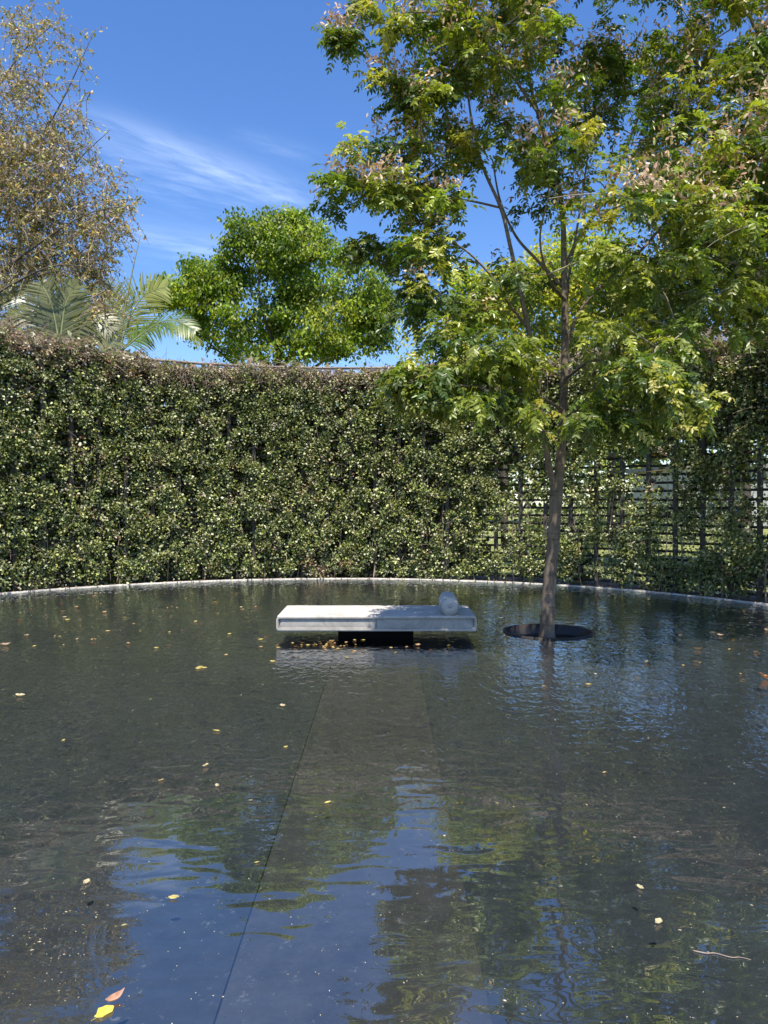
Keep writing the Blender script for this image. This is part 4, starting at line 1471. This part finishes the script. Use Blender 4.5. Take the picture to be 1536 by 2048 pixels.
# the big brown leaf at the right edge, the pair at the bottom
big_brown = link('floating_leaf', floating_leaf_mesh('floating_leaf', (.42, .20, .08), .13, .09, .9))
x, y = on_water(1531, 1360)
big_brown.location = (x, y, .002)
big_brown.rotation_euler = (.1, .1, 1.2)
tag(big_brown, 'large curled brown leaf floating at the right edge of the pool view', 'leaf')
yl = link('floating_leaf', floating_leaf_mesh('floating_leaf', (.78, .62, .10), .060, .044, .18))
x, y = on_water(205, 2034)
yl.location = (x, y, .002)
yl.rotation_euler = (0, 0, math.radians(62))
tag(yl, 'bright yellow leaf floating at the bottom left, below a pinkish brown one', 'leaf')
pl_ = link('floating_leaf', floating_leaf_mesh('floating_leaf', (.60, .34, .22), .062, .020, 1.3))
x, y = on_water(227, 2010)
pl_.location = (x, y, .003)
pl_.rotation_euler = (.15, -.1, math.radians(52))
tag(pl_, 'narrow curled pinkish brown leaf floating at the bottom left, touching a yellow one', 'leaf')
x, y = on_water(1450, 1918)
pts = [(-.085, .028, .002), (-.05, .010, .004), (-.02, .012, .003), (.02, -.012, .004), (.05, -.010, .003), (.08, -.022, .002)]
V, Fq = tubes([(smooth_line(pts, 4), np.linspace(.0022, .0008, 21))], 6)
tw = link('twig', mesh_np('twig', V, Fq, M_TWIG, smooth=True))
tw.location = (x, y, 0)
tag(tw, 'thin pale twig floating near the bottom right corner', 'twig')

# specks and fragments nobody could count
n = 1000
u1 = rng.random(n)
px = rng.uniform(-60, 1600, n)
py = 1175 + 880 * rng.random(n) ** 1.8
k = rng.random(n) < .10
px[k] = rng.normal(120, 60, k.sum())
py[k] = rng.normal(1870, 60, k.sum())
d = CAM_H * F / (py - 1008)
X = (px - 768) / F * d
ok = ((X - CX) ** 2 + (d - CY) ** 2 < (PR - .05) ** 2) & (np.hypot(X - RING_C[0], d - RING_C[1]) > RING_R + .02)
P = np.c_[X, d, np.full(n, .0014)][ok]
n = len(P)
D = np.c_[rng.normal(0, 1, (n, 2)), np.zeros(n)]
L = rng.uniform(.0012, .0050, n) * (1 + .16 * P[:, 1])
big_ = rng.random(n) < .10
L[big_] *= 2.2
V, Fc, Cv = leaves(P, D, np.tile(np.array((0, 0, 1.0)), (n, 1)), L, L * .5, pick(np.array([(.6, .55, .36), (.5, .45, .3), (.66, .62, .48)]), n, .2), LEAF4)
tag(link('floating_specks', mesh_np('floating_specks', V, [Fc], M_DRY, Cv)), 'pale specks and leaf fragments scattered over the water', None, None, 'stuff')

# leaf litter dropped on the coping and the soil behind it
n = 2400
a = rng.uniform(AM0, AM1, n)
onrim = rng.random(n) < .28
r = np.where(onrim, PR + rng.uniform(.0, .06, n), PR + .06 + rng.random(n) ** 1.3 * .9)
P = to_xyz(a, r, np.where(onrim, .015, .012))
L = rng.uniform(.02, .05, n)
V, Fc, Cv = leaves(P, np.c_[rng.normal(0, 1, (n, 2)), rng.uniform(-.1, .25, n)], unit(np.array((0, 0, 1.0)) + rng.normal(0, .4, (n, 3))), L, L * .5, pick(np.vstack([DRYS, np.array([(.5, .4, .12)])]), n, .25), LEAF6)
tag(link('leaf_litter', mesh_np('leaf_litter', V, [Fc], M_DRY, Cv)), 'dry leaf litter along the pale coping and on the soil', None, None, 'stuff')
